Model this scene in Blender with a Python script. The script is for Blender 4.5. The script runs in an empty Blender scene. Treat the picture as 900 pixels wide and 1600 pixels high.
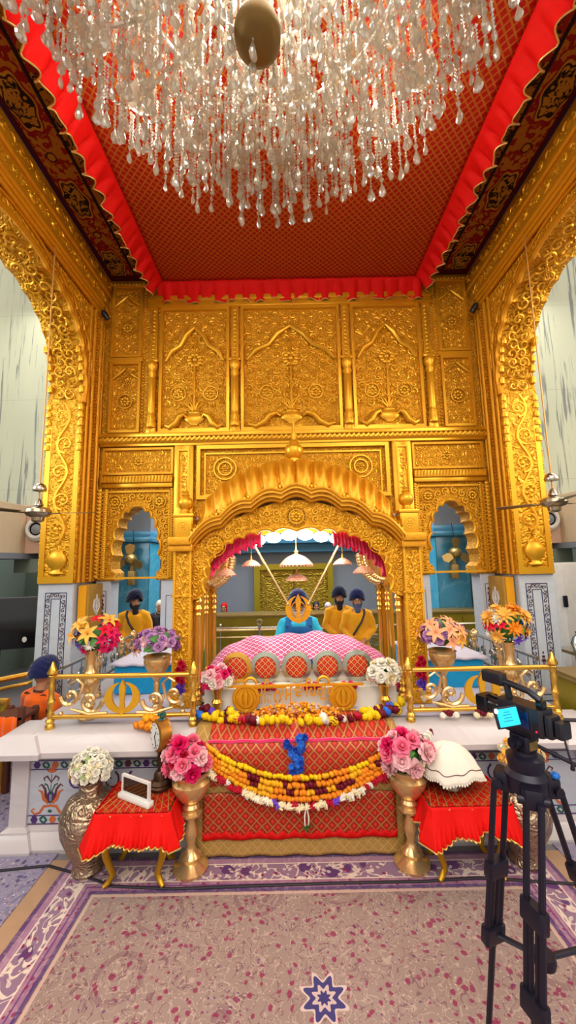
import bpy, math, random
from mathutils import Vector, Matrix, noise
PI = math.pi
sc = bpy.context.scene
COL = sc.collection
random.seed(7)

# ---------------------------------------------------------------- mesh helpers
class MB:
    def __init__(s):
        s.v = []; s.f = []; s.m = []
    def add(s, vs, fs, M=None, mi=0):
        o = len(s.v)
        if M is not None:
            vs = [M @ Vector(v) for v in vs]
        s.v.extend([tuple(v) for v in vs])
        for f in fs:
            s.f.append(tuple(i + o for i in f)); s.m.append(mi)
        return s
    def join(s, o, M=None, mi=None):
        off = len(s.v)
        s.v.extend([tuple(M @ Vector(v)) for v in o.v] if M is not None else o.v)
        for f, m in zip(o.f, o.m):
            s.f.append(tuple(i + off for i in f)); s.m.append(m if mi is None else mi)
        return s
    def box(s, x0, x1, y0, y1, z0, z1, M=None, mi=0, b=0.0):
        if b <= 0:
            vs = [(x, y, z) for z in (z0, z1) for y in (y0, y1) for x in (x0, x1)]
            fs = [(0, 2, 3, 1), (4, 5, 7, 6), (0, 1, 5, 4), (2, 6, 7, 3), (0, 4, 6, 2), (1, 3, 7, 5)]
            return s.add(vs, fs, M, mi)
        b = min(b, (x1 - x0) * .45, (y1 - y0) * .45, (z1 - z0) * .45)
        def ring(d, z):
            return [(x0 + d, y0, z), (x1 - d, y0, z), (x1, y0 + d, z), (x1, y1 - d, z), (x1 - d, y1, z), (x0 + d, y1, z), (x0, y1 - d, z), (x0, y0 + d, z)]
        def ring2(z):
            return [(x0 + b, y0 + b, z)] * 0 + [(x0 + b, y0 + b * .3, z), (x1 - b, y0 + b * .3, z), (x1 - b * .3, y0 + b, z), (x1 - b * .3, y1 - b, z), (x1 - b, y1 - b * .3, z), (x0 + b, y1 - b * .3, z), (x0 + b * .3, y1 - b, z), (x0 + b * .3, y0 + b, z)]
        vs = ring2(z0) + ring(b, z0 + b) + ring(b, z1 - b) + ring2(z1)
        fs = []
        for k in range(3):
            for i in range(8):
                j = (i + 1) % 8
                fs.append((k * 8 + i, k * 8 + j, k * 8 + 8 + j, k * 8 + 8 + i))
        fs.append(tuple(reversed(range(8)))); fs.append(tuple(range(24, 32)))
        return s.add(vs, fs, M, mi)
    def lathe(s, prof, seg=24, M=None, mi=0, sx=1, sy=1, fl=0, nf=0, a0=0.0):
        vs = []; fs = []; n = len(prof)
        for r, z in prof:
            for i in range(seg):
                a = 2 * PI * i / seg + a0
                rr = r * (1 + fl * math.cos(nf * a)) if fl else r
                vs.append((rr * math.cos(a) * sx, rr * math.sin(a) * sy, z))
        for k in range(n - 1):
            for i in range(seg):
                j = (i + 1) % seg
                fs.append((k * seg + i, k * seg + j, (k + 1) * seg + j, (k + 1) * seg + i))
        if prof[0][0] > 1e-5: fs.append(tuple(reversed(range(seg))))
        if prof[-1][0] > 1e-5: fs.append(tuple(range((n - 1) * seg, n * seg)))
        return s.add(vs, fs, M, mi)
    def tube(s, pts, r, n=6, closed=False, M=None, mi=0, up=None, flat=1.0, caps=True):
        pts = [Vector(p) for p in pts]; N = len(pts)
        rs = r if isinstance(r, (list, tuple)) else [r] * N
        vs = []; fs = []
        prev = None
        for i, p in enumerate(pts):
            if closed: t = pts[(i + 1) % N] - pts[i - 1]
            else: t = pts[min(i + 1, N - 1)] - pts[max(i - 1, 0)]
            if t.length < 1e-9: t = Vector((0, 0, 1))
            t.normalize()
            if up is not None: u = Vector(up)
            elif prev is not None: u = prev
            else: u = Vector((0, 0, 1)) if abs(t.z) < .9 else Vector((1, 0, 0))
            a = t.cross(u)
            if a.length < 1e-6: a = t.cross(Vector((1, .3, .2)))
            a.normalize(); bb = a.cross(t); bb.normalize(); prev = bb
            for k in range(n):
                an = 2 * PI * k / n
                vs.append(p + a * (rs[i] * math.cos(an)) + bb * (rs[i] * flat * math.sin(an)))
        L = N if closed else N - 1
        for i in range(L):
            for k in range(n):
                k2 = (k + 1) % n; i2 = (i + 1) % N
                fs.append((i * n + k, i * n + k2, i2 * n + k2, i2 * n + k))
        if caps and not closed:
            fs.append(tuple(reversed(range(n)))); fs.append(tuple(range((N - 1) * n, N * n)))
        return s.add(vs, fs, M, mi)
    def prism(s, poly, y0, y1, M=None, mi=0, plane='xz'):
        # outline in a plane, thickness along the third axis
        n = len(poly)
        def pt(p, d):
            if plane == 'xz': return (p[0], d, p[1])
            if plane == 'yz': return (d, p[0], p[1])
            return (p[0], p[1], d)
        vs = [pt(p, y0) for p in poly] + [pt(p, y1) for p in poly]
        fs = [tuple(range(n)), tuple(reversed(range(n, 2 * n)))]
        for i in range(n):
            j = (i + 1) % n
            fs.append((i, i + n, j + n, j))
        return s.add(vs, fs, M, mi)
    def band(s, a, b, y0, y1, M=None, mi=0, closed=False, plane='xz'):
        # solid strip between two outlines with the same number of points
        n = len(a)
        def pt(p, d):
            if plane == 'xz': return (p[0], d, p[1])
            if plane == 'yz': return (d, p[0], p[1])
            return (p[0], p[1], d)
        vs = [pt(p, y0) for p in a] + [pt(p, y0) for p in b] + [pt(p, y1) for p in a] + [pt(p, y1) for p in b]
        fs = []
        L = n if closed else n - 1
        for i in range(L):
            j = (i + 1) % n
            fs += [(i, j, n + j, n + i), (2 * n + i, 3 * n + i, 3 * n + j, 2 * n + j), (i, 2 * n + i, 2 * n + j, j), (n + i, n + j, 3 * n + j, 3 * n + i)]
        if not closed:
            fs += [(0, n, 3 * n, 2 * n), (n - 1, 3 * n - 1, 4 * n - 1, 2 * n - 1)]
        return s.add(vs, fs, M, mi)
    def sphere(s, c, r, seg=12, rings=8, M=None, mi=0):
        if not isinstance(r, (tuple, list)): r = (r, r, r)
        vs = [(c[0], c[1], c[2] - r[2])]; fs = []
        for k in range(1, rings):
            t = -PI / 2 + PI * k / rings
            for i in range(seg):
                a = 2 * PI * i / seg
                vs.append((c[0] + r[0] * math.cos(t) * math.cos(a), c[1] + r[1] * math.cos(t) * math.sin(a), c[2] + r[2] * math.sin(t)))
        vs.append((c[0], c[1], c[2] + r[2])); last = len(vs) - 1
        for i in range(seg):
            j = (i + 1) % seg
            fs.append((0, 1 + j, 1 + i))
            for k in range(rings - 2):
                fs.append((1 + k * seg + i, 1 + k * seg + j, 1 + (k + 1) * seg + j, 1 + (k + 1) * seg + i))
            fs.append((1 + (rings - 2) * seg + i, 1 + (rings - 2) * seg + j, last))
        return s.add(vs, fs, M, mi)
    def grid(s, fn, nu, nv, M=None, mi=0, cu=False):
        vs = [fn(i / nu, j / nv) for j in range(nv + 1) for i in range(nu + (0 if cu else 1))]
        w = nu if cu else nu + 1; fs = []
        for j in range(nv):
            for i in range(nu):
                i2 = (i + 1) % w
                fs.append((j * w + i, j * w + i2, (j + 1) * w + i2, (j + 1) * w + i))
        return s.add(vs, fs, M, mi)
    def mesh(s, name, mats, smooth=True, angle=40):
        me = bpy.data.meshes.new(name)
        me.from_pydata(s.v, [], s.f)
        if not isinstance(mats, (list, tuple)): mats = [mats]
        for m in mats: me.materials.append(m)
        me.polygons.foreach_set('material_index', s.m)
        me.polygons.foreach_set('use_smooth', [smooth] * len(s.f))
        me.update()
        if smooth: me.set_sharp_from_angle(angle=math.radians(angle))
        return me

def link(name, me, parent=None, loc=None, rz=None):
    o = bpy.data.objects.new(name, me); COL.objects.link(o)
    if parent is not None: o.parent = parent
    if loc is not None: o.location = loc
    if rz is not None: o.rotation_euler = (0, 0, rz)
    return o
def part(name, mb, mats, parent=None, smooth=True, angle=40, label=None, solid=0, loc=None):
    o = link(name, mb.mesh(name, mats, smooth, angle), parent, loc)
    if solid:
        md = o.modifiers.new('thick', 'SOLIDIFY'); md.thickness = solid; md.offset = 0
    if label: o['label'] = label
    return o
def thing(name, label, cat, loc=(0, 0, 0), rz=0, group=None):
    o = bpy.data.objects.new(name, None); COL.objects.link(o)
    o.empty_display_size = .1
    o.location = loc; o.rotation_euler = (0, 0, rz); o['label'] = label; o['category'] = cat
    if group: o['group'] = group
    return o
def tag(o, label, cat, group=None, kind=None):
    o['label'] = label; o['category'] = cat
    if group: o['group'] = group
    if kind: o['kind'] = kind
    return o
def struct(o, label=None, cat=None):
    o['kind'] = 'structure'
    if label: o['label'] = label
    if cat: o['category'] = cat
    return o
def dup(root, loc, rz=None, label=None, group=None, scale=None):
    r = root.copy(); COL.objects.link(r); r.location = loc
    if rz is not None: r.rotation_euler = (0, 0, rz)
    if label: r['label'] = label
    if group: r['group'] = group
    if scale: r.scale = scale
    for ch in list(root.children):
        c = ch.copy(); COL.objects.link(c); c.parent = r
        for g in list(ch.children):
            d = g.copy(); COL.objects.link(d); d.parent = c
    return r
def fuse(mb, voxel, it=6, fac=.5):
    # one continuous skin out of overlapping volumes
    me = bpy.data.meshes.new('tmp'); me.from_pydata(mb.v, [], mb.f); me.update()
    o = bpy.data.objects.new('tmp', me); COL.objects.link(o)
    r = o.modifiers.new('r', 'REMESH'); r.mode = 'VOXEL'; r.voxel_size = voxel; r.use_smooth_shade = True
    if it:
        k = o.modifiers.new('s', 'SMOOTH'); k.iterations = it; k.factor = fac
    dg = bpy.context.evaluated_depsgraph_get()
    ev = o.evaluated_get(dg)
    m2 = bpy.data.meshes.new_from_object(ev)
    out = MB(); out.v = [tuple(v.co) for v in m2.vertices]; out.f = [tuple(p.vertices) for p in m2.polygons]; out.m = [0] * len(out.f)
    bpy.data.objects.remove(o); bpy.data.meshes.remove(me); bpy.data.meshes.remove(m2)
    return out
def T(x=0, y=0, z=0): return Matrix.Translation((x, y, z))
def R(ax, a): return Matrix.Rotation(a, 4, ax)
def S(x, y, z): return Matrix.Diagonal((x, y, z, 1))

# ---------------------------------------------------------------- materials
def lin(h):
    h = h.lstrip('#'); c = [int(h[i:i + 2], 16) / 255 for i in (0, 2, 4)]
    return tuple(x / 12.92 if x <= .04045 else ((x + .055) / 1.055) ** 2.4 for x in c) + (1,)
class NT:
    def __init__(s, name):
        s.mat = bpy.data.materials.new(name); s.mat.use_nodes = True
        s.t = s.mat.node_tree; s.b = s.t.nodes['Principled BSDF']; s.out = s.t.nodes['Material Output']
        s._co = None
    def n(s, typ, **kw):
        nd = s.t.nodes.new(typ)
        for k, v in kw.items(): setattr(nd, k, v)
        return nd
    def put(s, sock, v):
        if isinstance(v, bpy.types.NodeSocket): s.t.links.new(v, sock)
        else: sock.default_value = v
    def m(s, op, a, b=0.0, c=0.0):
        nd = s.n('ShaderNodeMath', operation=op)
        s.put(nd.inputs[0], a); s.put(nd.inputs[1], b); s.put(nd.inputs[2], c)
        return nd.outputs[0]
    def co(s):
        if s._co is None: s._co = s.n('ShaderNodeTexCoord').outputs['Object']
        return s._co
    def map(s, scale=(1, 1, 1), rot=(0, 0, 0), loc=(0, 0, 0), src=None):
        nd = s.n('ShaderNodeMapping'); s.put(nd.inputs[0], src or s.co())
        nd.inputs['Scale'].default_value = scale; nd.inputs['Rotation'].default_value = rot; nd.inputs['Location'].default_value = loc
        return nd.outputs[0]
    def xyz(s, src=None):
        nd = s.n('ShaderNodeSeparateXYZ'); s.put(nd.inputs[0], src or s.co()); return nd.outputs
    def vec(s, x, y, z=0.0):
        nd = s.n('ShaderNodeCombineXYZ'); s.put(nd.inputs[0], x); s.put(nd.inputs[1], y); s.put(nd.inputs[2], z); return nd.outputs[0]
    def noise(s, scale, vec=None, detail=2, dist=0.0, rough=.5):
        nd = s.n('ShaderNodeTexNoise'); s.put(nd.inputs['Vector'], vec or s.co())
        nd.inputs['Scale'].default_value = scale; nd.inputs['Detail'].default_value = detail
        nd.inputs['Distortion'].default_value = dist; nd.inputs['Roughness'].default_value = rough
        return nd.outputs[0]
    def vor(s, scale, vec=None, feature='F1', out=0, rnd=1.0):
        nd = s.n('ShaderNodeTexVoronoi', feature=feature); s.put(nd.inputs['Vector'], vec or s.co())
        nd.inputs['Scale'].default_value = scale; nd.inputs['Randomness'].default_value = rnd
        return nd.outputs[out]
    def step(s, x, lo, hi):
        nd = s.n('ShaderNodeMapRange', interpolation_type='SMOOTHSTEP'); s.put(nd.inputs[0], x)
        s.put(nd.inputs[1], lo); s.put(nd.inputs[2], hi); return nd.outputs[0]
    def mix(s, f, a, b):
        nd = s.n('ShaderNodeMix', data_type='RGBA')
        s.put(nd.inputs[0], f); s.put(nd.inputs[6], lin(a) if isinstance(a, str) else a); s.put(nd.inputs[7], lin(b) if isinstance(b, str) else b)
        return nd.outputs[2]
    def bump(s, h, strength=.5, dist=.01):
        nd = s.n('ShaderNodeBump'); s.put(nd.inputs['Height'], h); nd.inputs['Strength'].default_value = strength
        nd.inputs['Distance'].default_value = dist; s.put(s.b.inputs['Normal'], nd.outputs[0])
    def set(s, color=None, rough=None, metal=None, spec=None, **kw):
        if color is not None: s.put(s.b.inputs['Base Color'], lin(color) if isinstance(color, str) else color)
        if rough is not None: s.put(s.b.inputs['Roughness'], rough)
        if metal is not None: s.put(s.b.inputs['Metallic'], metal)
        if spec is not None: s.put(s.b.inputs['Specular IOR Level'], spec)
        for k, v in kw.items(): s.put(s.b.inputs[k.replace('_', ' ')], v)
        return s.mat
def plain(name, col, rough=.5, metal=0.0, var=.12, nscale=9.0, bump=0.0, bscale=60, spec=None, **kw):
    t = NT(name)
    n = t.noise(nscale, detail=3)
    c = lin(col)
    dark = tuple(x * (1 - var) for x in c[:3]) + (1,)
    lite = tuple(min(1, x * (1 + var)) for x in c[:3]) + (1,)
    t.set(t.mix(n, dark, lite), rough, metal, spec, **kw)
    if bump: t.bump(t.noise(bscale, detail=2), bump, .004)
    return t.mat
def gold(name, col='#d79a1c', rough=.33, metal=.8, mode='smooth', scale=1.0, strength=.7):
    t = NT(name)
    n = t.noise(2.2 * scale, detail=3)
    c = lin(col); d = tuple(x * f for x, f in zip(c[:3], (.88, .82, .70))) + (1,)
    t.set(t.mix(n, d, c), rough, metal)
    if mode == 'floral':
        w = t.map((1, 1, 1))
        nz = t.n('ShaderNodeTexNoise'); t.put(nz.inputs['Vector'], w); nz.inputs['Scale'].default_value = 7 * scale; nz.inputs['Detail'].default_value = 1
        va = t.n('ShaderNodeVectorMath', operation='MULTIPLY_ADD'); t.put(va.inputs[0], nz.outputs['Color']); va.inputs[1].default_value = (.12 / scale,) * 3; t.put(va.inputs[2], w)
        v1 = t.vor(15 * scale, va.outputs[0], 'SMOOTH_F1')
        rings = t.m('SINE', t.m('MULTIPLY', v1, 17.0))
        v2 = t.vor(40 * scale, va.outputs[0], 'F1')
        h = t.m('ADD', t.m('MULTIPLY', rings, .55), t.m('MULTIPLY', t.m('SUBTRACT', .6, v2), .7))
        t.bump(h, strength, .014 / scale)
    elif mode == 'hammer':
        t.bump(t.vor(26 * scale, None, 'SMOOTH_F1'), strength, .01)
    else:
        t.bump(t.noise(14 * scale, detail=2), .08, .01)
    return t.mat
def emit(name, col, power):
    t = NT(name); t.set(col, .5); t.b.inputs['Emission Color'].default_value = lin(col); t.b.inputs['Emission Strength'].default_value = power
    return t.mat
def cloth(name, col, var=.15, rough=.85, folds=0.0, sheen=.3):
    t = NT(name)
    n = t.noise(30, detail=3); c = lin(col)
    t.set(t.mix(n, tuple(x * (1 - var) for x in c[:3]) + (1,), tuple(min(1, x * (1 + var)) for x in c[:3]) + (1,)), rough, 0, .2)
    t.b.inputs['Sheen Weight'].default_value = sheen
    t.bump(t.noise(140, detail=1), .15, .003)
    return t.mat
def brocade(name, ground, line, flower, cell=.1, plane='xz', metal=.5, w=.09, fr=.22):
    # diagonal lattice with a floret in each diamond
    t = NT(name); X = t.xyz()
    a = X[0]; b = X[2] if plane == 'xz' else X[1]
    if plane == 'xyz': b = t.m('ADD', X[1], X[2])
    u = t.m('MULTIPLY', t.m('ADD', a, b), .7071 / cell); v = t.m('MULTIPLY', t.m('SUBTRACT', a, b), .7071 / cell)
    fu = t.m('ABSOLUTE', t.m('SUBTRACT', t.m('FRACT', u), .5)); fv = t.m('ABSOLUTE', t.m('SUBTRACT', t.m('FRACT', v), .5))
    mx = t.m('MAXIMUM', fu, fv)
    L = t.step(mx, .5 - w, .5 - w * .6)
    d = t.m('SQRT', t.m('ADD', t.m('MULTIPLY', fu, fu), t.m('MULTIPLY', fv, fv)))
    Fm = t.m('SUBTRACT', 1.0, t.step(d, fr * .75, fr))
    g = t.mix(t.noise(18, detail=3), tuple(x * .75 for x in lin(ground)[:3]) + (1,), ground)
    c = t.mix(Fm, g, flower); c = t.mix(L, c, line)
    t.set(c, .5, t.m('MULTIPLY', L, metal), .3)
    t.bump(t.m('ADD', L, t.m('MULTIPLY', Fm, .6)), .4, .006)
    return t.mat

M = {}
M['gold'] = gold('gold_polished', '#f2b428', .32, .55)
M['gold_deep'] = gold('gold_satin', '#eaa41c', .42, .5, 'hammer', 1.0, .25)
M['gold_floral'] = gold('gold_embossed', '#efae1c', .42, .48, 'floral', 1.0, .9)
M['gold_fine'] = gold('gold_embossed_fine', '#eeaa1e', .42, .48, 'floral', 2.0, .9)
M['brass'] = gold('brass', '#e8b650', .22, .8)
M['brass_pale'] = gold('brass_pale', '#e8c48c', .24, .75)
M['brass_dull'] = plain('brass_dull', '#a58a52', .4, .8)
M['silver'] = plain('silver', '#b9b3a6', .25, .95)
M['silver_emb'] = gold('silver_embossed', '#b09a86', .32, .85, 'floral', 1.3, .6)
M['steel_ring'] = plain('ring_steel', '#b9bfae', .22, .9)
M['red_cloth'] = cloth('red_satin', '#c80806', .12, .55, sheen=0.0)
M['red_bright'] = cloth('red_frill', '#dc0c05', .10, .7, sheen=0.0)
M['gold_trim'] = plain('gold_thread', '#d9b765', .45, .6)
M['white_cloth'] = cloth('white_cotton', '#e6dccd', .05)
M['lilac_sheet'] = cloth('white_sheet', '#cdc5d6', .06, .6)
M['cyan_cloth'] = cloth('cyan_satin', '#109fd8', .12, .45)
M['pink_velvet'] = cloth('pink_velvet', '#e0185c', .2, .8, sheen=.8)
M['magenta_frill'] = cloth('magenta_frill', '#e2124f', .3, .6)
M['brocade_red'] = brocade('brocade_red', '#b0281c', '#b88448', '#cc3a20', .056)
M['brocade_front'] = brocade('brocade_front', '#a81e16', '#b07c40', '#c8341c', .056)
M['brocade_pink'] = brocade('brocade_pink', '#c4147a', '#e4bccc', '#e08a70', .05, 'xyz', .3, .14, .2)
M['brocade_tan'] = brocade('brocade_tan', '#b08848', '#caa462', '#a87c3c', .05, 'xz', .5)
M['chandoa'] = brocade('canopy_quilt', '#b01208', '#b4601a', '#a01206', .054, 'xy', .2, .16, .12)
M['navy'] = cloth('navy_turban', '#10194a', .2)
M['black_turban'] = cloth('black_turban', '#121735', .2)
M['beard'] = plain('beard_black', '#15131c', .8, bump=.8, bscale=120)
M['beard_grey'] = plain('beard_grey', '#4a5270', .8, bump=.8, bscale=120)
M['beard_white'] = plain('beard_white', '#c8cbd2', .8, bump=.8, bscale=120)
M['skin'] = plain('skin', '#bd8460', .5, var=.06)
M['skin_dark'] = plain('skin_dark', '#8a5840', .5, var=.06)
M['yellow_kurta'] = cloth('yellow_kurta', '#eda210', .06)
M['orange_kurta'] = cloth('orange_kurta', '#f0640a', .06)
M['teal_kurta'] = cloth('teal_kurta', '#2fb4d0', .06)
M['blue_vest'] = cloth('blue_vest', '#1a5f9c', .1)
M['black_strap'] = plain('black_strap', '#1a1420', .6)
M['eye'] = plain('eye_white', '#d8d2c8', .3)
M['black'] = plain('black_plastic', '#12141f', .38, var=.3)
M['black_gloss'] = plain('black_gloss', '#0a0c14', .15)
M['tripod'] = plain('tripod_dark', '#191628', .4, .3, var=.4)
M['wood'] = plain('dark_wood', '#5a2a14', .5)
M['brown_door'] = plain('brown_door', '#5c2416', .5)
M['green'] = plain('leaf_green', '#3f7a2a', .5, var=.35, nscale=20)
M['pale_green'] = plain('leaf_pale', '#8fa05c', .5, var=.3, nscale=20)
M['white_paint'] = plain('white_paint', '#dcd8d2', .4)
M['led'] = emit('white_led', '#ffffff', 14)
M['bulb'] = emit('bulb_white', '#fff6e0', 25)
M['candle'] = emit('candle_amber', '#ffb030', 1.2)
M['screen'] = emit('screen_cyan', '#18b4e4', 1.1)
M['red_led'] = emit('red_led', '#ff1030', 4)
M['led_dot'] = emit('led_dot', '#f4fff8', 5)
M['cable'] = plain('cable_black', '#1c1420', .6)
M['inlay_blue'] = plain('inlay_blue', '#3a3f68', .35)
M['inlay_plum'] = plain('inlay_plum', '#5a2c34', .35, var=.5, nscale=30)
M['inlay_green'] = plain('inlay_green', '#1f5348', .35, var=.4, nscale=30)
M['inlay_orange'] = plain('inlay_orange', '#c0602c', .35, var=.3, nscale=30)
M['inlay_violet'] = plain('inlay_violet', '#4a2468', .35, var=.3, nscale=30)
M['brocade_disc'] = brocade('brocade_disc', '#c01c14', '#d89a58', '#e04020', .042, 'xz', .4, .12, .24)
M['bronze'] = plain('bronze_dark', '#4a3220', .4, .6, var=.3)
M['brass_aged'] = plain('brass_aged', '#b07a30', .35, .8)
M['plaque_glass'] = plain('plaque_glass', '#3a2412', .08, .2)
M['boss'] = plain('boss_brass', '#8a6c34', .5, .4)
M['rod_copper'] = plain('rod_copper', '#c9924e', .4, .5)
M['fan_steel'] = plain('fan_steel', '#a89a80', .25, .9)
M['fan_blade'] = plain('fan_blade', '#7d6f52', .35, .6)
M['beige_pink'] = plain('beige_pink_plaster', '#c9a38c', .6, var=.06)
M['blue_paint'] = plain('blue_paint', '#1a6fd0', .4)
M['blue_lit'] = plain('blue_lit_side', '#0b2f66', .2, .3)
M['screen_line'] = plain('screen_line', '#0c5f84', .4)
M['tan_strip'] = plain('tan_strip', '#b08a6a', .8, var=.15)
# ---------------------------------------------------------------- stone, carpet and ceiling materials
def mk_streak():
    t = NT('streaked_marble')
    v = t.map((4.2, 4.2, .2)); n = t.noise(2.6, v, 5, .6, .62)
    st = t.step(n, .54, .63); n2 = t.noise(1.1, t.map((1.2, 1.2, .3)), 3)
    base = t.mix(n2, '#9fa58e', '#c3c4ab'); c = t.mix(t.m('MULTIPLY', st, .8), base, '#5b5f66')
    X = t.xyz(); f = t.m('FRACT', t.m('MULTIPLY', X[2], .55)); ln = t.m('LESS_THAN', f, .004)
    t.set(t.mix(t.m('MULTIPLY', ln, .5), c, '#74786c'), .4); return t.mat
M['streak'] = mk_streak()
def mk_marble(name, a, b, vein='#a39aa6', rough=.22):
    t = NT(name); n = t.noise(1.6, None, 5, 1.2, .6); vn = t.m('ABSOLUTE', t.m('SUBTRACT', t.noise(.9, None, 4, 1.5), .5))
    c = t.mix(n, a, b); c = t.mix(t.m('MULTIPLY', t.m('SUBTRACT', 1.0, t.step(vn, 0.0, .03)), .35), c, vein)
    t.set(c, rough); return t.mat
M['marble'] = mk_marble('white_marble', '#c4bbc0', '#cec4c0', '#bdb3ba')
M['marble_panel'] = mk_marble('panel_marble', '#aeb4c0', '#bfbfc6', '#a8a8b4')
M['marble_pier'] = mk_marble('pier_marble', '#b8bfcc', '#c8cdd0', '#b0b6c2')
M['blue_marble'] = mk_marble('blue_marble', '#2b86ae', '#5a9dbb', '#7cb4cc')
M['cyan_marble'] = mk_marble('cyan_marble', '#2f9fc4', '#58b4d0', '#7cc4dc')
M['beige'] = plain('beige_plaster', '#cfb794', .6, var=.06)
M['grey_wall'] = plain('grey_wall', '#7d828a', .6, var=.06, nscale=2)
M['grey_green'] = plain('grey_green', '#7f8b7d', .6, var=.08, nscale=2)
M['teal_beam'] = plain('teal_beam', '#2f6f90', .5)
M['olive_panel'] = plain('olive_gold_panel', '#9a8612', .35, .35, var=.3, nscale=2)
M['olive_door'] = gold('olive_gold_door', '#a08420', .4, .55, 'floral', .8, .6)
def mk_floor():
    t = NT('hall_floor'); n = t.noise(2, None, 4); t.set(t.mix(n, '#6f6a70', '#857f80'), .35); return t.mat
M['floor'] = mk_floor()

def mk_carpet(name, field, field2, blob1, blob2, vine, bandc, ex, ey):
    t = NT(name); X = t.xyz(); ax = t.m('ABSOLUTE', X[0])
    wn = t.n('ShaderNodeTexNoise'); t.put(wn.inputs['Vector'], t.co()); wn.inputs['Scale'].default_value = 5
    va = t.n('ShaderNodeVectorMath', operation='MULTIPLY_ADD'); t.put(va.inputs[0], wn.outputs['Color']); va.inputs[1].default_value = (.1, .1, 0); t.put(va.inputs[2], t.co())
    P = va.outputs[0]
    base = t.mix(t.noise(1.3, None, 4), field, field2)
    # large rosettes
    d0 = t.vor(1.9, None, 'F1', 0, .55)
    ring = t.m('SINE', t.m('MULTIPLY', d0, 46.0))
    ros = t.m('MULTIPLY', t.step(ring, .35, .6), t.m('LESS_THAN', d0, .36))
    c = t.mix(t.m('MULTIPLY', ros, .4), base, vine)
    core = t.m('LESS_THAN', t.m('ADD', d0, t.m('MULTIPLY', t.noise(26, None, 1), .12)), .14)
    c = t.mix(t.m('MULTIPLY', core, .6), c, blob2)
    # thin vines
    nv = t.m('ABSOLUTE', t.m('SUBTRACT', t.noise(12.5, P, 1, .9), .5))
    c = t.mix(t.m('MULTIPLY', t.m('SUBTRACT', 1.0, t.step(nv, .008, .02)), .65), c, vine)
    nv2 = t.m('ABSOLUTE', t.m('SUBTRACT', t.noise(21, P, 1, .6), .47))
    c = t.mix(t.m('MULTIPLY', t.m('SUBTRACT', 1.0, t.step(nv2, .01, .024)), .4), c, '#cfb4a2')
    # florets
    d1 = t.vor(19, P); q = t.noise(3.1, None, 2)
    f1 = t.m('MULTIPLY', t.m('SUBTRACT', 1.0, t.step(t.m('ADD', d1, t.m('MULTIPLY', t.noise(90, None, 1), .16)),   .30, .38)), t.step(q, .29, .41))
    c = t.mix(t.m('MULTIPLY', f1, .85), c, blob1)
    d2 = t.vor(27, P)
    f2 = t.m('MULTIPLY', t.m('LESS_THAN', d2, .17), t.step(q, .56, .46))
    c = t.mix(t.m('MULTIPLY', f2, .8), c, blob2)
    d3 = t.vor(40, P)
    c = t.mix(t.m('MULTIPLY', t.m('LESS_THAN', d3, .16), .55), c, '#d8b49c')
    if ex:
        sx_ = t.m('SUBTRACT', X[0], .05); sy_ = t.m('SUBTRACT', X[1], 2.19); an = t.m('ARCTAN2', sy_, sx_)
        rr = t.m('MULTIPLY', t.m('SQRT', t.m('ADD', t.m('MULTIPLY', sx_, sx_), t.m('MULTIPLY', sy_, sy_))), t.m('ADD', 1.0, t.m('MULTIPLY', t.m('COSINE', t.m('MULTIPLY', an, 8.0)), .22)))
        c = t.mix(t.m('LESS_THAN', rr, .10), c, '#c9b0a8'); c = t.mix(t.m('LESS_THAN', rr, .085), c, '#40386c'); c = t.mix(t.m('LESS_THAN', rr, .05), c, '#c4a8a4'); c = t.mix(t.m('LESS_THAN', rr, .028), c, '#3c3468')
        de = t.m('MINIMUM', t.m('SUBTRACT', ex, ax), t.m('SUBTRACT', ey, X[1]))
        bb = t.mix(t.step(t.vor(7, P, 'F1', 0, .6), .3, .38), blob2, t.mix(t.step(t.m('ABSOLUTE', t.m('SUBTRACT', t.noise(10, P, 1, .8), .5)), .02, .05), '#dcc4b4', bandc))
        bb = t.mix(t.m('MULTIPLY', t.m('LESS_THAN', t.vor(22, P), .3), .7), bb, '#e0cbbb')
        bb = t.mix(t.m('LESS_THAN', t.vor(19, P), .2), bb, blob1)
        c = t.mix(t.m('LESS_THAN', de, .30), c, bb)
        for lo, hi, col in ((.285, .31, '#54346a'), (.315, .335, '#c9a697'), (.225, .285, '#9d6a84'), (.0, .03, '#5c3a66'), (.03, .075, '#a47690'), (.075, .085, '#e0c9b8'), (.215, .225, '#e0c9b8'), (.25, .26, '#5a3470')):
            k = t.m('MULTIPLY', t.m('GREATER_THAN', de, lo), t.m('LESS_THAN', de, hi))
            c = t.mix(t.m('MULTIPLY', k, .85), c, col)
        k = t.m('MULTIPLY', t.m('MULTIPLY', t.m('GREATER_THAN', de, .225), t.m('LESS_THAN', de, .285)), t.m('LESS_THAN', t.vor(26), .28))
        c = t.mix(t.m('MULTIPLY', k, .8), c, blob1)
    t.set(c, .95, 0, .1); t.b.inputs['Sheen Weight'].default_value = .2
    t.bump(t.noise(220, None, 1), .3, .004)
    return t.mat
M['carpet'] = mk_carpet('persian_carpet_pile', '#8a6f64', '#a18a82', '#861448', '#5c2f66', '#6e3c4c', '#8e6c84', 1.73, 3.13)
M['carpet_blue'] = mk_carpet('blue_grey_carpet_pile', '#857d98', '#968da6', '#4e3a6c', '#d8ccd8', '#5a4f78', '#8f84a8', 0, 0)

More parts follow.
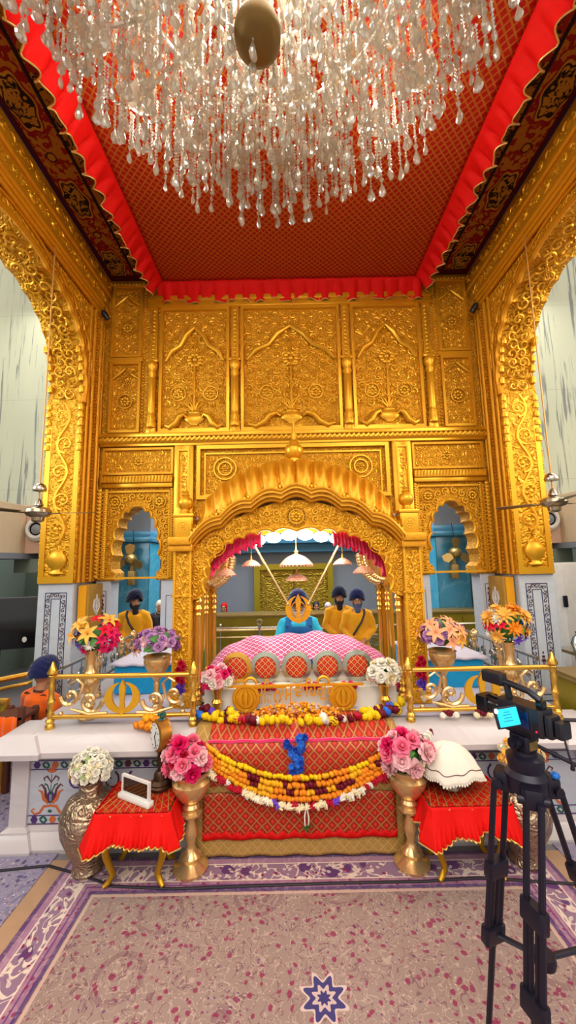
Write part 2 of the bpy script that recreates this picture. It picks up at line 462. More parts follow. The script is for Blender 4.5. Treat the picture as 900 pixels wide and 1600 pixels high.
def mk_ceiling():
    t = NT('ceiling_damask'); X = t.xyz(); ax = t.m('ABSOLUTE', X[0]); y = X[1]
    P = t.vec(t.m('MULTIPLY', ax, 1.0), y)
    n1 = t.noise(11, P, 2, 1.4, .55)
    fol = t.step(n1, .47, .505)
    outer = t.mix(fol, '#8c120c', '#b06c18')
    n2 = t.noise(12, t.map((1, 1, 1), (0, 0, .6), (3, 1, 0)), 2, 1.6)
    inner = t.mix(t.step(n2, .52, .55), '#a86a1a', '#2a1408')
    seg = t.step(t.noise(2.2, P, 0), .48, .52); inner = t.mix(t.m('MULTIPLY', seg, t.step(n1, .53, .5)), inner, '#93200c')
    # cartouches in the outer band, one about every 0.9 m
    u = t.m('SUBTRACT', t.m('FRACT', t.m('MULTIPLY', t.m('SUBTRACT', y, 4.72), 1 / .92)), .5)
    u = t.m('SUBTRACT', .5, t.m('ABSOLUTE', u)); uu = t.m('MULTIPLY', u, .92 / .22); xx = t.m('MULTIPLY', t.m('SUBTRACT', ax, 2.37), 1 / .125)
    ang = t.m('ARCTAN2', xx, uu)
    rad = t.m('ADD', t.m('SQRT', t.m('ADD', t.m('MULTIPLY', uu, uu), t.m('MULTIPLY', xx, xx))), t.m('MULTIPLY', t.m('COSINE', t.m('MULTIPLY', ang, 6.0)), .09))
    med = t.mix(t.step(t.noise(16, P, 2, 1.5), .5, .54), '#b57a22', '#1c0e06')
    outer = t.mix(t.m('LESS_THAN', rad, 1.18), outer, '#8a100a'); outer = t.mix(t.m('LESS_THAN', rad, 1.05), outer, '#bd8428'); outer = t.mix(t.m('LESS_THAN', rad, .93), outer, '#2a0c06'); outer = t.mix(t.m('LESS_THAN', rad, .84), outer, med)
    # small rings halfway between them
    u2 = t.m('MULTIPLY', t.m('SUBTRACT', t.m('FRACT', t.m('MULTIPLY', t.m('SUBTRACT', y, 4.72), 1 / .92)), .5), .92)
    x2 = t.m('SUBTRACT', ax, 2.37); r2 = t.m('SQRT', t.m('ADD', t.m('MULTIPLY', u2, u2), t.m('MULTIPLY', x2, x2)))
    outer = t.mix(t.m('LESS_THAN', r2, .05), outer, '#3a0e08'); outer = t.mix(t.m('LESS_THAN', r2, .035), outer, '#b5771e')
    c = t.mix(t.m('LESS_THAN', ax, 2.16), outer, inner)
    for a, b, col in ((2.15, 2.185, '#1c0a14'), (2.49, 2.56, '#4a0a10'), (2.535, 2.6, '#2a1c5a')):
        c = t.mix(t.m('MULTIPLY', t.m('GREATER_THAN', ax, a), t.m('LESS_THAN', ax, b)), c, col)
    c = t.mix(t.m('GREATER_THAN', y, 4.93), c, '#4a0a10')
    t.set(c, .7, 0, .2); return t.mat
M['ceiling'] = mk_ceiling()

# ---------------------------------------------------------------- ornament generators (all lie in XZ, raised towards -Y)
def spiral(cx, cz, r, a0, turns, sgn=1, n=18):
    pts = []
    for i in range(n + 1):
        k = i / n; a = a0 + sgn * turns * 2 * PI * k; rr = r * (1 - .82 * k)
        pts.append((cx + rr * math.cos(a), 0, cz + rr * math.sin(a)))
    return pts
def scrolls(mb, x0, x1, z0, z1, size, seed, th=.16, y=0, leaves=True, n=16):
    rnd = random.Random(seed)
    nx = max(1, round((x1 - x0) / size)); nz = max(1, round((z1 - z0) / size))
    sx = (x1 - x0) / nx; sz = (z1 - z0) / nz
    for i in range(nx):
        for j in range(nz):
            cx = x0 + (i + .5) * sx + rnd.uniform(-.1, .1) * sx; cz = z0 + (j + .5) * sz + rnd.uniform(-.1, .1) * sz
            mir = 1 if cx < (x0 + x1) / 2 else -1
            r = min(sx, sz) * rnd.uniform(.36, .5); a0 = rnd.uniform(0, 2 * PI)
            pts = spiral(cx, cz, r, a0, rnd.uniform(.9, 1.35), mir * (1 if (i + j) % 2 else -1), n)
            t = r * th * 1.6
            mb.tube([(p[0], y, p[2]) for p in pts], [t * (.55 + .45 * math.sin(PI * min(1, (k + 2) / n))) for k in range(len(pts))], 5, up=(0, 1, 0))
            if leaves:
                mb.sphere((cx, y, cz), (r * .28, r * .2, r * .28), 6, 4)
                for k in range(3):
                    a = a0 + k * 2.1 + 1; q = r * 1.02
                    mb.sphere((cx + q * math.cos(a), y, cz + q * math.sin(a)), (r * .2, r * .15, r * .2), 6, 4)
def vine(mb, x, z0, z1, w, y=0, pitch=None, th=.018):
    # running scroll climbing a pier
    pitch = pitch or w * 1.05; n = int((z1 - z0) / pitch); pitch = (z1 - z0) / n
    stem = [(x + .22 * w * math.sin(PI * k / 8), y, z0 + (z1 - z0) * k / (n * 8)) for k in range(n * 8 + 1)]
    mb.tube(stem, th, 6, up=(0, 1, 0))
    for k in range(n):
        s = 1 if k % 2 == 0 else -1; cz = z0 + (k + .5) * pitch; cx = x + s * -.10 * w
        pts = spiral(cx, cz, w * .36, -PI / 2 if s > 0 else PI / 2 * 3, 1.25, s, 20)
        mb.tube(pts and [(p[0], y, p[2]) for p in pts], [th * (1.05 - .5 * i / 20) for i in range(21)], 6, up=(0, 1, 0))
        mb.sphere((cx, y, cz), (w * .11, .02, w * .11), 8, 5)
        for q in range(5):
            a = q * 2 * PI / 5 + k; mb.sphere((cx + w * .17 * math.cos(a), y, cz + w * .17 * math.sin(a)), (w * .07, .014, w * .07), 6, 4)
        for q in range(4):
            a = PI / 2 * s + (q - 1.5) * .5 + (PI if s < 0 else 0) * 0
            L = [(cx + s * w * .2, y, cz + pitch * .3), (cx + s * w * (.32 + .04 * q), y, cz + pitch * (.32 + .07 * (q - 1.5))), (cx + s * w * (.42), y, cz + pitch * (.36 + .13 * (q - 1.5)))]
            mb.tube(L, [th * .9, th * .8, th * .2], 5, up=(0, 1, 0))
def rosette(mb, x, z, r, y=0, n=8, ring=True):
    if ring:
        mb.tube([(x + r * math.cos(2 * PI * i / 28), y, z + r * math.sin(2 * PI * i / 28)) for i in range(28)], r * .09, 5, closed=True)
    mb.sphere((x, y, z), (r * .22, r * .18, r * .22), 10, 6)
    for k in range(n):
        a = 2 * PI * k / n
        mb.sphere((x + r * .5 * math.cos(a), y, z + r * .5 * math.sin(a)), (r * .22, r * .12, r * .22), 7, 5)
def rope(mb, x, z0, z1, r, y=0, tilt=1):
    mb.tube([(x, y, z0), (x, y, z1)], r * .62, 8)
    n = int((z1 - z0) / (r * .95))
    for k in range(n):
        z = z0 + (k + .5) * (z1 - z0) / n
        mb.tube([(x - r * .8, y, z - r * .5 * tilt), (x - r * .4, y - r * .5, z - r * .25 * tilt), (x + r * .4, y - r * .5, z + r * .25 * tilt), (x + r * .8, y, z + r * .5 * tilt)], [r * .2, r * .34, r * .34, r * .2], 5)
def frame(mb, x0, x1, z0, z1, w, y0, y1):
    mb.box(x0, x1, y0, y1, z0, z0 + w); mb.box(x0, x1, y0, y1, z1 - w, z1)
    mb.box(x0, x0 + w, y0, y1, z0 + w, z1 - w); mb.box(x1 - w, x1, y0, y1, z0 + w, z1 - w)
def beads(mb, x0, x1, z, r, y):
    n = int((x1 - x0) / (r * 2.3))
    for k in range(n): mb.sphere((x0 + (k + .5) * (x1 - x0) / n, y, z), (r, r * .7, r), 6, 4)
def vase_relief(mb, x, z, w, y):
    mb.lathe([(.0, 0), (.55, 0), (.55, .08), (.25, .14), (.2, .22), (.5, .36), (.62, .55), (.55, .75), (.3, .88), (.34, .96), (.5, 1.0), (0, 1.02)], 18, T(x, y, z) @ S(w, .05 / 1, w))
    for k in range(5):
        a = PI / 2 + (k - 2) * .38
        mb.tube([(x, y, z + w * .98), (x + math.cos(a) * w * .5, y, z + w * (.98 + .5 * math.sin(a))), (x + math.cos(a) * w * .95, y, z + w * (.98 + .75 * math.sin(a)))], [w * .06, w * .07, w * .02], 5)
def arch_pts(w, h, lobes, amp, n=10, pa=.85, pb=.85, tip=.0):
    # half outline from the springing (w,0) to the crown (0,h): foils bulge out, cusps point in
    pts = []
    N = lobes * n
    for i in range(N + 1):
        k = i / N; t = k * PI / 2
        x = w * math.cos(t) ** pa; z = h * math.sin(t) ** pb
        dx = x / max(w, 1e-6); dz = z / h; L = math.hypot(dx, dz) or 1
        b = amp * (abs(math.sin(PI * lobes * k)) ** .7 - .5)
        if i == 0: b = -amp * .5
        x2 = max(0, x + b * dx / L); z2 = z + b * dz / L
        if tip and k > 1 - 1.0 / lobes:
            q = (k - (1 - 1.0 / lobes)) * lobes
            z2 += tip * q ** 3
        pts.append((x2 if i < N else 0.0, z2))
    return pts
def full_arch(cx, z0, half):
    return [(cx - x, z0 + z) for x, z in half] + [(cx + x, z0 + z) for x, z in reversed(half[:-1])]

# ---------------------------------------------------------------- the gilded pavilion
XW, YB, ZC, ZG = 2.65, 5.1, 6.2, 1.95
fl = MB(); fl.box(-14, 14, -10, 16, -.1, 0)
struct(part('floor', fl, M['floor'], None, False), 'grey stone floor of the prayer hall')
# ceiling of the pavilion
ce = MB(); ce.box(-XW - .45, XW + .45, 1.0, YB + .3, ZC, ZC + .12)
ceiling = struct(part('ceiling', ce, M['ceiling'], None, False), 'patterned red and gold cloth ceiling around the red canopy')

# back wall: two pierced lower bays and the closed upper wall
WB = MB(); OPEN = 1.5
half = arch_pts(.31, .62, 5, .035, 8, .8, .9, .05)
for s in (-1, 1):
    cx = s * 2.1
    ar = full_arch(cx, 2.28, half)
    xa, xb = (-XW, -OPEN) if s < 0 else (OPEN, XW)
    foot = [(cx - .27, ZG), (cx - .275, 2.05), (cx - .33, 2.1), (cx - .335, 2.2)]
    poly = [(xa, ZG)] + foot + ar + [(2 * cx - p[0], p[1]) for p in reversed(foot)] + [(xb, ZG), (xb, 3.3), (xa, 3.3)]
    WB.prism(poly, YB, YB + .3)
half2 = arch_pts(OPEN - .06, .75, 7, .05, 8, .7, .8, .05)
poly = [(-OPEN, 2.2)] + full_arch(0, 2.2, half2)[1:-1] + [(OPEN, 2.2), (OPEN, 3.3), (-OPEN, 3.3)]
WB.prism(poly, YB, YB + .3)
WB.box(-XW, XW, YB, YB + .3, 3.3, ZC)
wall_back = struct(part('wall_back', WB, M['gold_fine'], None, True, 30), 'gilded embossed wall behind the throne, pierced by small arches')
def relief(name, mb, mat='gold', parent=wall_back, lab=None):
    return part(name, mb, M[mat], parent, True, 50, lab)
# main moulded cornice
cn = MB(); cn.box(-2.62, 2.62, YB - .12, YB, 3.86, 3.91, b=.01); cn.box(-2.62, 2.62, YB - .07, YB, 3.745, 3.79, b=.01); cn.tube([(-2.62, YB - .05, 3.825), (2.62, YB - .05, 3.825)], .055, 10)
k = -2.6
while k < 2.6:
    cn.tube([(k, YB - .05, 3.785), (k + .015, YB - .1, 3.81), (k + .05, YB - .1, 3.845), (k + .07, YB - .05, 3.865)], [.01, .02, .02, .01], 5); k += .065
relief('cornice', cn)
# upper tier: three figured panels between half columns, two plain stacked panels on each side
up = MB(); sc2 = MB()
up.box(-2.02, 2.02, YB - .07, YB, 5.78, 5.86, b=.01); up.box(-2.02, 2.02, YB - .10, YB, 5.86, 5.93, b=.01); up.box(-2.02, 2.02, YB - .05, YB, 3.91, 3.95)
for x0, x1, sd in ((-1.84, -.86, 1), (-.70, .70, 2), (.86, 1.84, 3)):
    frame(up, x0, x1, 3.95, 5.78, .04, YB - .045, YB)
    scrolls(sc2, x0 + .06, x1 - .06, 4.28, 5.72, .125, sd, .16, YB - .005, True, 12)
    xm = (x0 + x1) / 2; hw = (x1 - x0) / 2 - .08
    # ogee arch of leafy branches over a vase with two long-necked birds
    for s in (-1, 1):
        up.tube([(xm + s * hw, YB - .02, 4.98), (xm + s * hw * .8, YB - .03, 5.12), (xm + s * hw * .5, YB - .03, 5.2), (xm + s * hw * .3, YB - .03, 5.36), (xm, YB - .03, 5.48)], [.02, .035, .03, .035, .02], 7)
        nb = [(xm + s * hw * .95, YB - .02, 4.04), (xm + s * hw * .8, YB - .035, 4.0), (xm + s * hw * .62, YB - .035, 4.06), (xm + s * hw * .5, YB - .035, 4.16), (xm + s * hw * .34, YB - .035, 4.19), (xm + s * hw * .26, YB - .02, 4.15)]
        up.tube(nb, [.03, .045, .05, .045, .035, .015], 8)
        rosette(up, xm + s * hw * .55, 4.5, .1, YB - .01)
    vase_relief(up, xm, 4.0, .24, YB - .01)
    rosette(up, xm, 5.0, .16, YB - .015, 10, False)
    up.tube([(xm, YB - .02, 4.25), (xm, YB - .02, 5.3)], [.02, .012], 6)
relief('panel_frame', up); relief('arabesque', sc2, 'gold')
for x in (-1.93, -.78, .78, 1.93):
    hc = MB()
    hc.box(x - .07, x + .07, YB - .08, YB, 3.92, 4.0, b=.01)
    hc.lathe([(.07, 4.0), (.075, 4.06), (.06, 4.1), (.07, 4.14), (.05, 4.18), (.055, 4.22), (.052, 4.7), (.045, 4.72), (.065, 4.76), (.05, 4.8), (.07, 4.86), (.075, 4.92), (.06, 4.95)], 14, T(x, YB - .06, 0))
    hc.box(x - .085, x + .085, YB - .09, YB, 4.95, 4.99, b=.008)
    hc.box(x - .05, x + .05, YB - .03, YB, 4.99, 5.78)
    for q in range(13): hc.sphere((x, YB - .035, 5.04 + q * .058), (.03, .02, .026), 6, 4)
    relief('half_column', hc)
for s in (-1, 1):
    sp = MB(); so = MB()
    xa, xb = sorted((s * 2.05, s * 2.58)); xm = (xa + xb) / 2
    for z0, z1 in ((3.95, 4.98), (5.05, 6.12)):
        frame(sp, xa + .05, xb - .05, z0, z1, .035, YB - .04, YB)
        scrolls(so, xa + .1, xb - .1, z0 + .05, z1 - .05, .11, int(z0 * 10) + s, .15, YB, True, 10)
        rosette(sp, xm, z0 + .45, .1, YB - .02); rosette(sp, xm, z0 + .75, .06, YB - .02, 6)
        for q in (-1, 1): sp.tube([(xm + q * .19, YB - .02, z0 + .78), (xm + q * .1, YB - .03, z0 + .84), (xm, YB - .03, z0 + .93)], [.012, .02, .012], 6)
    sp.box(xa, xb, YB - .06, YB, 6.12, 6.2, b=.01); sp.box(xa + .03, xb - .03, YB - .03, YB, 4.985, 5.045)
    beads(sp, xa, xb, 6.15, .022, YB - .06)
    for xx in (xa + .02, xb - .02):
        for q in range(48): sp.sphere((xx, YB, 3.95 + q * .0455), (.018, .02, .019), 6, 4)
    relief('side_panel', sp); relief('arabesque', so, 'gold')
    # frieze under the cornice
    fr = MB(); fo = MB()
    xa, xb = sorted((s * 1.62, s * 2.58))
    frame(fr, xa, xb, 3.36, 3.73, .03, YB - .04, YB); scrolls(fo, xa + .04, xb - .04, 3.41, 3.7, .1, 31 + s, .16, YB, True, 10)
    rosette(fr, (xa + xb) / 2, 3.55, .09, YB - .01, 8, False)
    fr.box(min(xa, xb), xb, YB - .09, YB, 3.24, 3.33, b=.012); fr.box(xa, xb, YB - .06, YB, 3.18, 3.24, b=.01)
    for q in range(22): fr.tube([(xa + .03 + q * (xb - xa - .06) / 21, YB - .085, 3.25), (xa + .04 + q * (xb - xa - .06) / 21, YB - .1, 3.32)], .012, 5)
    # pilaster beside the centre bay
    xp, xq = sorted((s * 1.34, s * 1.6)); fr.box(xp, xq, YB - .07, YB, 1.97, 3.74, b=.01)
    frame(fr, xp + .05, xq - .05, 2.9, 3.68, .02, YB - .09, YB - .06); scrolls(fo, xp + .075, xq - .075, 2.95, 3.62, .1, 51 + s, .15, YB - .075, True, 10)
    relief('frieze', fr); relief('arabesque', fo, 'gold')
    # arch bay: border, corner roundels, rope columns, filigree
    ab = MB(); ao = MB(); cx = s * 2.1
    ar = full_arch(cx, 2.28, half)
    ab.tube([(p[0], YB - .01, p[1]) for p in ar], .018, 6)
    frame(ab, cx - .45, cx + .45, 1.97, 3.14, .025, YB - .03, YB)
    for q in (-1, 1): rosette(ab, cx + q * .3, 2.99, .085, YB - .02, 8)
    for zz in (2.0, 2.12, 2.24, 2.36, 2.48, 2.6):
        for q in (-1, 1): ao.tube(spiral(0, 0, .045, q, 1.2, q, 12) and [(p[0] + cx + q * .39, YB - .01, p[2] + zz + .05) for p in spiral(0, 0, .045, q, 1.2, q, 12)], .011, 5)
    for q in (-1, 1):
        for zz, xx in ((2.72, .36), (2.84, .30), (2.92, .2), (2.84, .4), (3.02, .16), (3.06, .06)):
            ao.tube([(p[0] + cx + q * xx, YB - .01, p[2] + zz) for p in spiral(0, 0, .05, q * 2, 1.2, q, 12)], .012, 5)
    rope(ab, s * 2.595, 1.98, 3.16, .05, YB - .03, s); rope(ab, s * 1.63, 1.98, 3.16, .035, YB - .03, -s)
    rope(ab, s * 2.51, 1.98, 3.16, .03, YB - .02, s)
    relief('arch_surround', ab); relief('arabesque', ao, 'gold')
# centre bay frieze above the throne
cb = MB(); co = MB()
frame(cb, -1.3, 1.3, 3.0, 3.74, .05, YB - .06, YB); frame(cb, -1.2, 1.2, 3.05, 3.64, .02, YB - .03, YB)
scrolls(co, -1.15, 1.15, 3.1, 3.6, .1, 77, .16, YB, True, 10)
for s in (-1, 1):
    for r in (.15, .09): cb.tube([(s * .92 + r * math.cos(i * PI / 14), YB - .02, 3.42 + r * math.sin(i * PI / 14)) for i in range(28)], .014, 5, closed=True)
    rosette(cb, s * .92, 3.42, .06, YB - .02, 6, False)
relief('centre_frieze', cb); relief('arabesque', co, 'gold')

# side walls of the pavilion: wide foiled arches on marble-footed piers
YJ, YN = 4.66, 2.05; YM = (YJ + YN) / 2; TH = .45
halfS = arch_pts(YJ - YM, 1.22, 7, .035, 12, .72, .72, .06)
for s, nm in ((-1, 'left'), (1, 'right')):
    ar = full_arch(YM, 4.2, halfS)
    w = MB()
    yb0 = YB + .3
    # jamb blocks: little stepped cusps under the springing
    steps = []
    for z in (3.98, 4.06, 4.14): steps += [(YN + .0, z)]
    poly = [(1.2, ZG), (YN, ZG)] + ar + [(YJ, ZG), (yb0, ZG), (yb0, ZC), (1.2, ZC)]
    a, b = sorted((s * XW, s * (XW + TH)))
    w.prism(poly, a, b, plane='yz')
    wl = struct(part('wall_' + nm, w, M['gold_floral'], None, True, 30), 'gilded side wall with a wide foiled arch, on the %s' % nm)
    # relief on the far jamb that faces the hall
    jr = MB(); xm = s * (XW + TH / 2)
    jr.box(xm - .21, xm - .15, YJ - .015, YJ, ZG, 4.2); jr.box(xm + .15, xm + .21, YJ - .015, YJ, ZG, 4.2)
    jr.box(xm - .15, xm + .15, YJ - .015, YJ, ZG, 2.03); 
    vine(jr, xm, 2.42, 4.2, .33, YJ - .008, None, .02)
    jr.lathe([(0, 0), (.5, 0), (.5, .06), (.28, .1), (.26, .16), (.5, .24), (.66, .42), (.62, .6), (.4, .7), (.42, .78), (0, .8)], 20, T(xm, YJ - .01, 2.06) @ S(.19, .07, .36))
    relief('jamb_relief', jr, 'gold', wl)
    # scrolls and small square studs following the curve of the soffit
    sr = MB(); n = len(halfS)
    for i in range(2, n - 1, 5):
        y, z = YM + halfS[i][0], 4.2 + halfS[i][1]
        d = Vector((0, -halfS[i][0] / 1.3, -halfS[i][1] / 1.22)).normalized()
        tng = Vector((0, d.z, -d.y)); mat = Matrix(((1, 0, 0, xm), (0, -d.y, tng.y, y + d.y * .03), (0, -d.z, tng.z, z + d.z * .03), (0, 0, 0, 1)))
        for q in range(2):
            pts = spiral((q - .5) * .13, 0, .075, i, 1.2, 1 if (i + q) % 2 else -1, 14)
            sr.tube([mat @ Vector(p) for p in pts], .013, 5)
    for i in (4, 9, 14, 19, 24):
        y, z = YM + halfS[i][0], 4.2 + halfS[i][1]
        for xx in (s * (XW + .025), s * (XW + TH - .025)):
            sr.box(xx - .03, xx + .03, y - .05, y + .03, z - .045, z + .035, b=.008)
    for z in (3.62, 3.72, 3.83, 3.94, 4.05, 4.15):
        for xx in (s * (XW + .025), s * (XW + TH - .025)): sr.box(xx - .035, xx + .035, YJ - .035, YJ + .02, z - .035, z + .03, b=.01)
    relief('soffit_relief', sr, 'gold', wl)
    # moulded edge of the arch on the inner face, fluted strips on the pier, stacked cornice under the ceiling
    me = MB(); xi = s * (XW - .01)
    me.tube([(xi, p[0], p[1]) for p in ar], .03, 6)
    me.tube([(xi, YM + (p[0] - YM) * 1.12, 4.2 + (p[1] - 4.2) * 1.1) for p in ar], .016, 6)
    for yy, r in ((YJ + .06, .022), (YJ + .16, .03), (YJ + .33, .03), (YJ + .41, .02)): me.tube([(xi, yy, ZG), (xi, yy, 5.6)], r, 8)
    for q in range(80): me.sphere((xi, YJ + .24, ZG + .04 + q * .0455), (.025, .035, .02), 6, 4)
    x0, x1 = sorted((s * (XW - .10), s * XW)); me.box(x0, x1, 1.2, YB, 5.98, 6.2, b=.01)
    x0, x1 = sorted((s * (XW - .06), s * XW)); me.box(x0, x1, 1.2, YB, 5.78, 5.98, b=.01)
    for z, r in ((5.76, .04), (5.69, .035), (5.62, .03), (5.98, .03), (6.17, .035)): me.tube([(s * (XW - .03 - (.04 if z > 5.9 else 0)), 1.2, z), (s * (XW - .03 - (.04 if z > 5.9 else 0)), YB, z)], r, 8)
    relief('side_moulding', me, 'gold_deep', wl)
    # gilded foliage on spandrels and cornice faces
    gf = MB(); rot = Matrix(((0, s * 1.0, 0, 0), (1, 0, 0, 0), (0, 0, 1, 0), (0, 0, 0, 1)))
    g1 = MB(); scrolls(g1, 1.9, 5.05, 6.0, 6.15, .12, 5, .17, -XW + .10 if s > 0 else -XW + .10, True, 10)
    scrolls(g1, 1.9, 5.05, 5.8, 5.95, .12, 6, .17, -XW + .06, True, 10)
    for i in range(0, 26):
        for j in range(12):
            y = 2.1 + i * .115; z = 4.35 + j * .115
            k = math.hypot((y - YM) / (YJ - YM), (z - 4.2) / 1.22)
            kk = (abs((y - YM) / (YJ - YM)) ** 2.6 + max(0, (z - 4.2) / 1.22) ** 2.6) ** (1 / 2.6)
            if kk > 1.2 and z < 5.56: g1.tube([(p[0] + y, -XW, p[2] + z) for p in spiral(0, 0, .05, i * j, 1.2, 1 if (i + j) % 2 else -1, 10)], .011, 5)
    gf.join(g1, Matrix(((0, -s, 0, 0), (1, 0, 0, 0), (0, 0, 1, 0), (0, 0, 0, 1))))
    relief('foliage', gf, 'gold', wl)
    # marble foot of the pier with inlaid border
    pb = MB(); a, b = sorted((s * (XW + .02), s * (XW + TH - .0)))
    pb.box(a, b, YJ + .02, YB + .28, 0, ZG, b=.01)
    a2, b2 = sorted((s * (XW - .02), s * (XW + TH + .03))); pb.box(a2, b2, YJ - .02, YB + .3, 0, .25, b=.03)
    a3, b3 = sorted((s * 2.43, s * 2.63)); pb.box(a3, b3, YB + .02, YB + .28, 0, ZG, b=.01)
    a3, b3 = sorted((s * 1.5, s * 1.77)); pb.box(a3, b3, YB + .02, YB + .28, 0, ZG, b=.01)
    pb.box(a, b, 1.2, YN - .02, 0, ZG, b=.01)
    pf = part('pier_base', pb, M['marble_pier'], wl, True, 30, 'white marble foot of the pier')
    il = MB(); ild = MB()
    x0, x1 = xm - .13, xm + .13
    yy = YJ + .02
    frame(il, x0, x1, .5, 1.84, .009, yy - .004, yy); frame(il, x0 + .07, x1 - .07, .57, 1.77, .008, yy - .004, yy)
    def sprig(z, x, d, k):
        pts = [(p[0] + x, yy - .003, p[2] + z) for p in spiral(0, 0, .028, k, 1.0, d, 10)]
        ild.tube(pts, [.009] * len(pts), 4, flat=.4)
    for q in range(24):
        sprig(.55 + q * .054, x0 + .037, 1 if q % 2 else -1, q); sprig(.55 + q * .054, x1 - .037, -1 if q % 2 else 1, q)
    for q in range(3): sprig(1.805, xm - .05 + q * .05, 1, q)
    rosette(ild, xm, .95, .04, yy - .002, 6, False)
    for q in range(5): ild.sphere((xm, yy - .002, .86 + q * .045), (.03 - abs(q - 2) * .01, .003, .016), 8, 4)
    # narrow inlaid strips on the jambs beside the small arches
    frame(il, s * 2.53 - .05, s * 2.53 + .05, .4, 1.82, .006, YB + .015, YB + .02)
    for q in range(26): ild.tube([(p[0] + s * 2.53, YB + .018, p[2] + .45 + q * .052) for p in spiral(0, 0, .024, q, 1.0, 1 if q % 2 else -1, 8)], .009, 4)
    frame(il, s * 1.64 - .06, s * 1.64 + .06, .4, 1.75, .005, YB + .015, YB + .02)
    relief('inlay_line', il, 'inlay_blue', wl); relief('inlay_scroll', ild, 'inlay_plum', wl)
# ---------------------------------------------------------------- the hall around the pavilion
hw = MB(); hw.box(-9, 9, 10.0, 10.2, 0, 9)
wall_rear = struct(part('wall_rear', hw, M['grey_wall'], None, False), 'plain grey rear wall of the hall')
tb = MB(); tb.box(-3.2, 3.2, 9.6, 10.0, 2.62, 3.1); tb.box(-3.2, 3.2, 9.75, 10.0, 2.4, 2.62)
struct(part('trim_1', tb, M['teal_beam'], None, False), 'dark teal beam along the rear wall')
hc = MB(); hc.box(-2.9, 2.9, 5.45, 10.2, 5.6, 5.75)
struct(part('ceiling_rear', hc, M['grey_wall'], None, False), 'ceiling over the rear aisle')
# gilded double door far behind the throne
dr = thing('door_1', 'gilded double door in the far rear wall behind the throne', 'door', (0.03, 9.97, 0)); struct(dr)
b = MB(); frame(b, -1.0, 1.0, 0, 2.1, .14, -.12, 0); part('door_frame', b, M['olive_panel'], dr, False)
for s in (-1, 1):
    b = MB(); x0, x1 = sorted((s * .01, s * .86)); b.box(x0, x1, -.06, 0, 0, 1.96); frame(b, x0 + .06, x1 - .06, .25, 1.86, .05, -.085, -.06)
    part('door_leaf', b, M['olive_door'], dr, False)
# gilded counter running behind the pavilion
ct = thing('counter', 'long olive gold counter with rails running behind the throne', 'counter', (0, 7.6, 0))
b = MB(); b.box(-4.3, 4.3, 0, .3, 0, 1.12)
for k in range(18): b.box(-4.25 + k * .5 - .012, -4.25 + k * .5 + .012, -.02, 0, .1, 1.05)
part('front_panel', b, M['olive_panel'], ct, False)
b = MB(); b.box(-4.3, 4.3, -.06, .36, 1.12, 1.17, b=.01); part('counter_top', b, M['brass_dull'], ct)
b = MB(); b.tube([(-4.2, -.12, .93), (4.2, -.12, .93)], .025, 8); part('rail', b, M['silver'], ct)
for k in range(7):
    b = MB(); b.tube([(-4.2 + k * 1.4, -.12, 0), (-4.2 + k * 1.4, -.12, .95)], .02, 8); b.sphere((-4.2 + k * 1.4, -.12, .98), .035, 8, 6); part('rail_post', b, M['silver'], ct)
# silver rail nearer the throne
rl = thing('silver_railing', 'low silver railing with ring finials behind the reader', 'railing', (0, 6.95, 0))
b = MB(); b.tube([(-1.45, 0, .98), (1.45, 0, .98)], .02, 8); b.tube([(-1.45, 0, .86), (1.45, 0, .86)], .012, 8); part('rail', b, M['brass_pale'], rl)
for x in (-.62, .62):
    b = MB(); b.tube([(x, 0, 0), (x, 0, 1.06)], .025, 8); b.tube([(x + .045 * math.cos(i * PI / 8), 0, 1.11 + .045 * math.sin(i * PI / 8)) for i in range(16)], .014, 6, closed=True); part('rail_post', b, M['silver'], rl)
b = MB()
for k in range(6):
    for r in (.09, .055): b.tube([(.75 + k * .13 + r * math.cos(i * PI / 10), 0, .76 + r * math.sin(i * PI / 10)) for i in range(20)], .01, 5, closed=True)
part('ring_panel', b, M['silver'], rl)
# blue pillars with wall fans, seen through the small arches
def hang_fan(o):
    b = MB(); b.tube([(0, -.1, .62), (.03, -.12, .3), (0, -.1, .1)], .008, 6); part('power_cord', b, M['cable'], o)
    b = MB(); b.lathe([(.0, -.14), (.08, -.13), (.11, -.02), (.11, .1), (.06, .16), (0, .17)], 16, T(0, -.14, .02) @ R('X', PI / 2)); part('motor', b, M['brass_dull'], o)
    b = MB(); b.box(-.07, .07, -.16, -.0, -.5, -.22, b=.02); part('switch_box', b, M['brass_dull'], o)
    b = MB(); b.box(-.03, .03, -.12, 0, -.25, 0); part('bracket', b, M['brass_dull'], o)
    for k in range(3):
        a = k * 2 * PI / 3 + .5
        b = MB(); b.prism([(.08, -.03), (.16, -.09), (.28, -.1), (.31, 0), (.26, .08), (.12, .06)], -.005, .005, T(0, -.24, .02) @ R('Y', a) @ R('X', .3)); part('blade', b, M['brass_dull'], o)
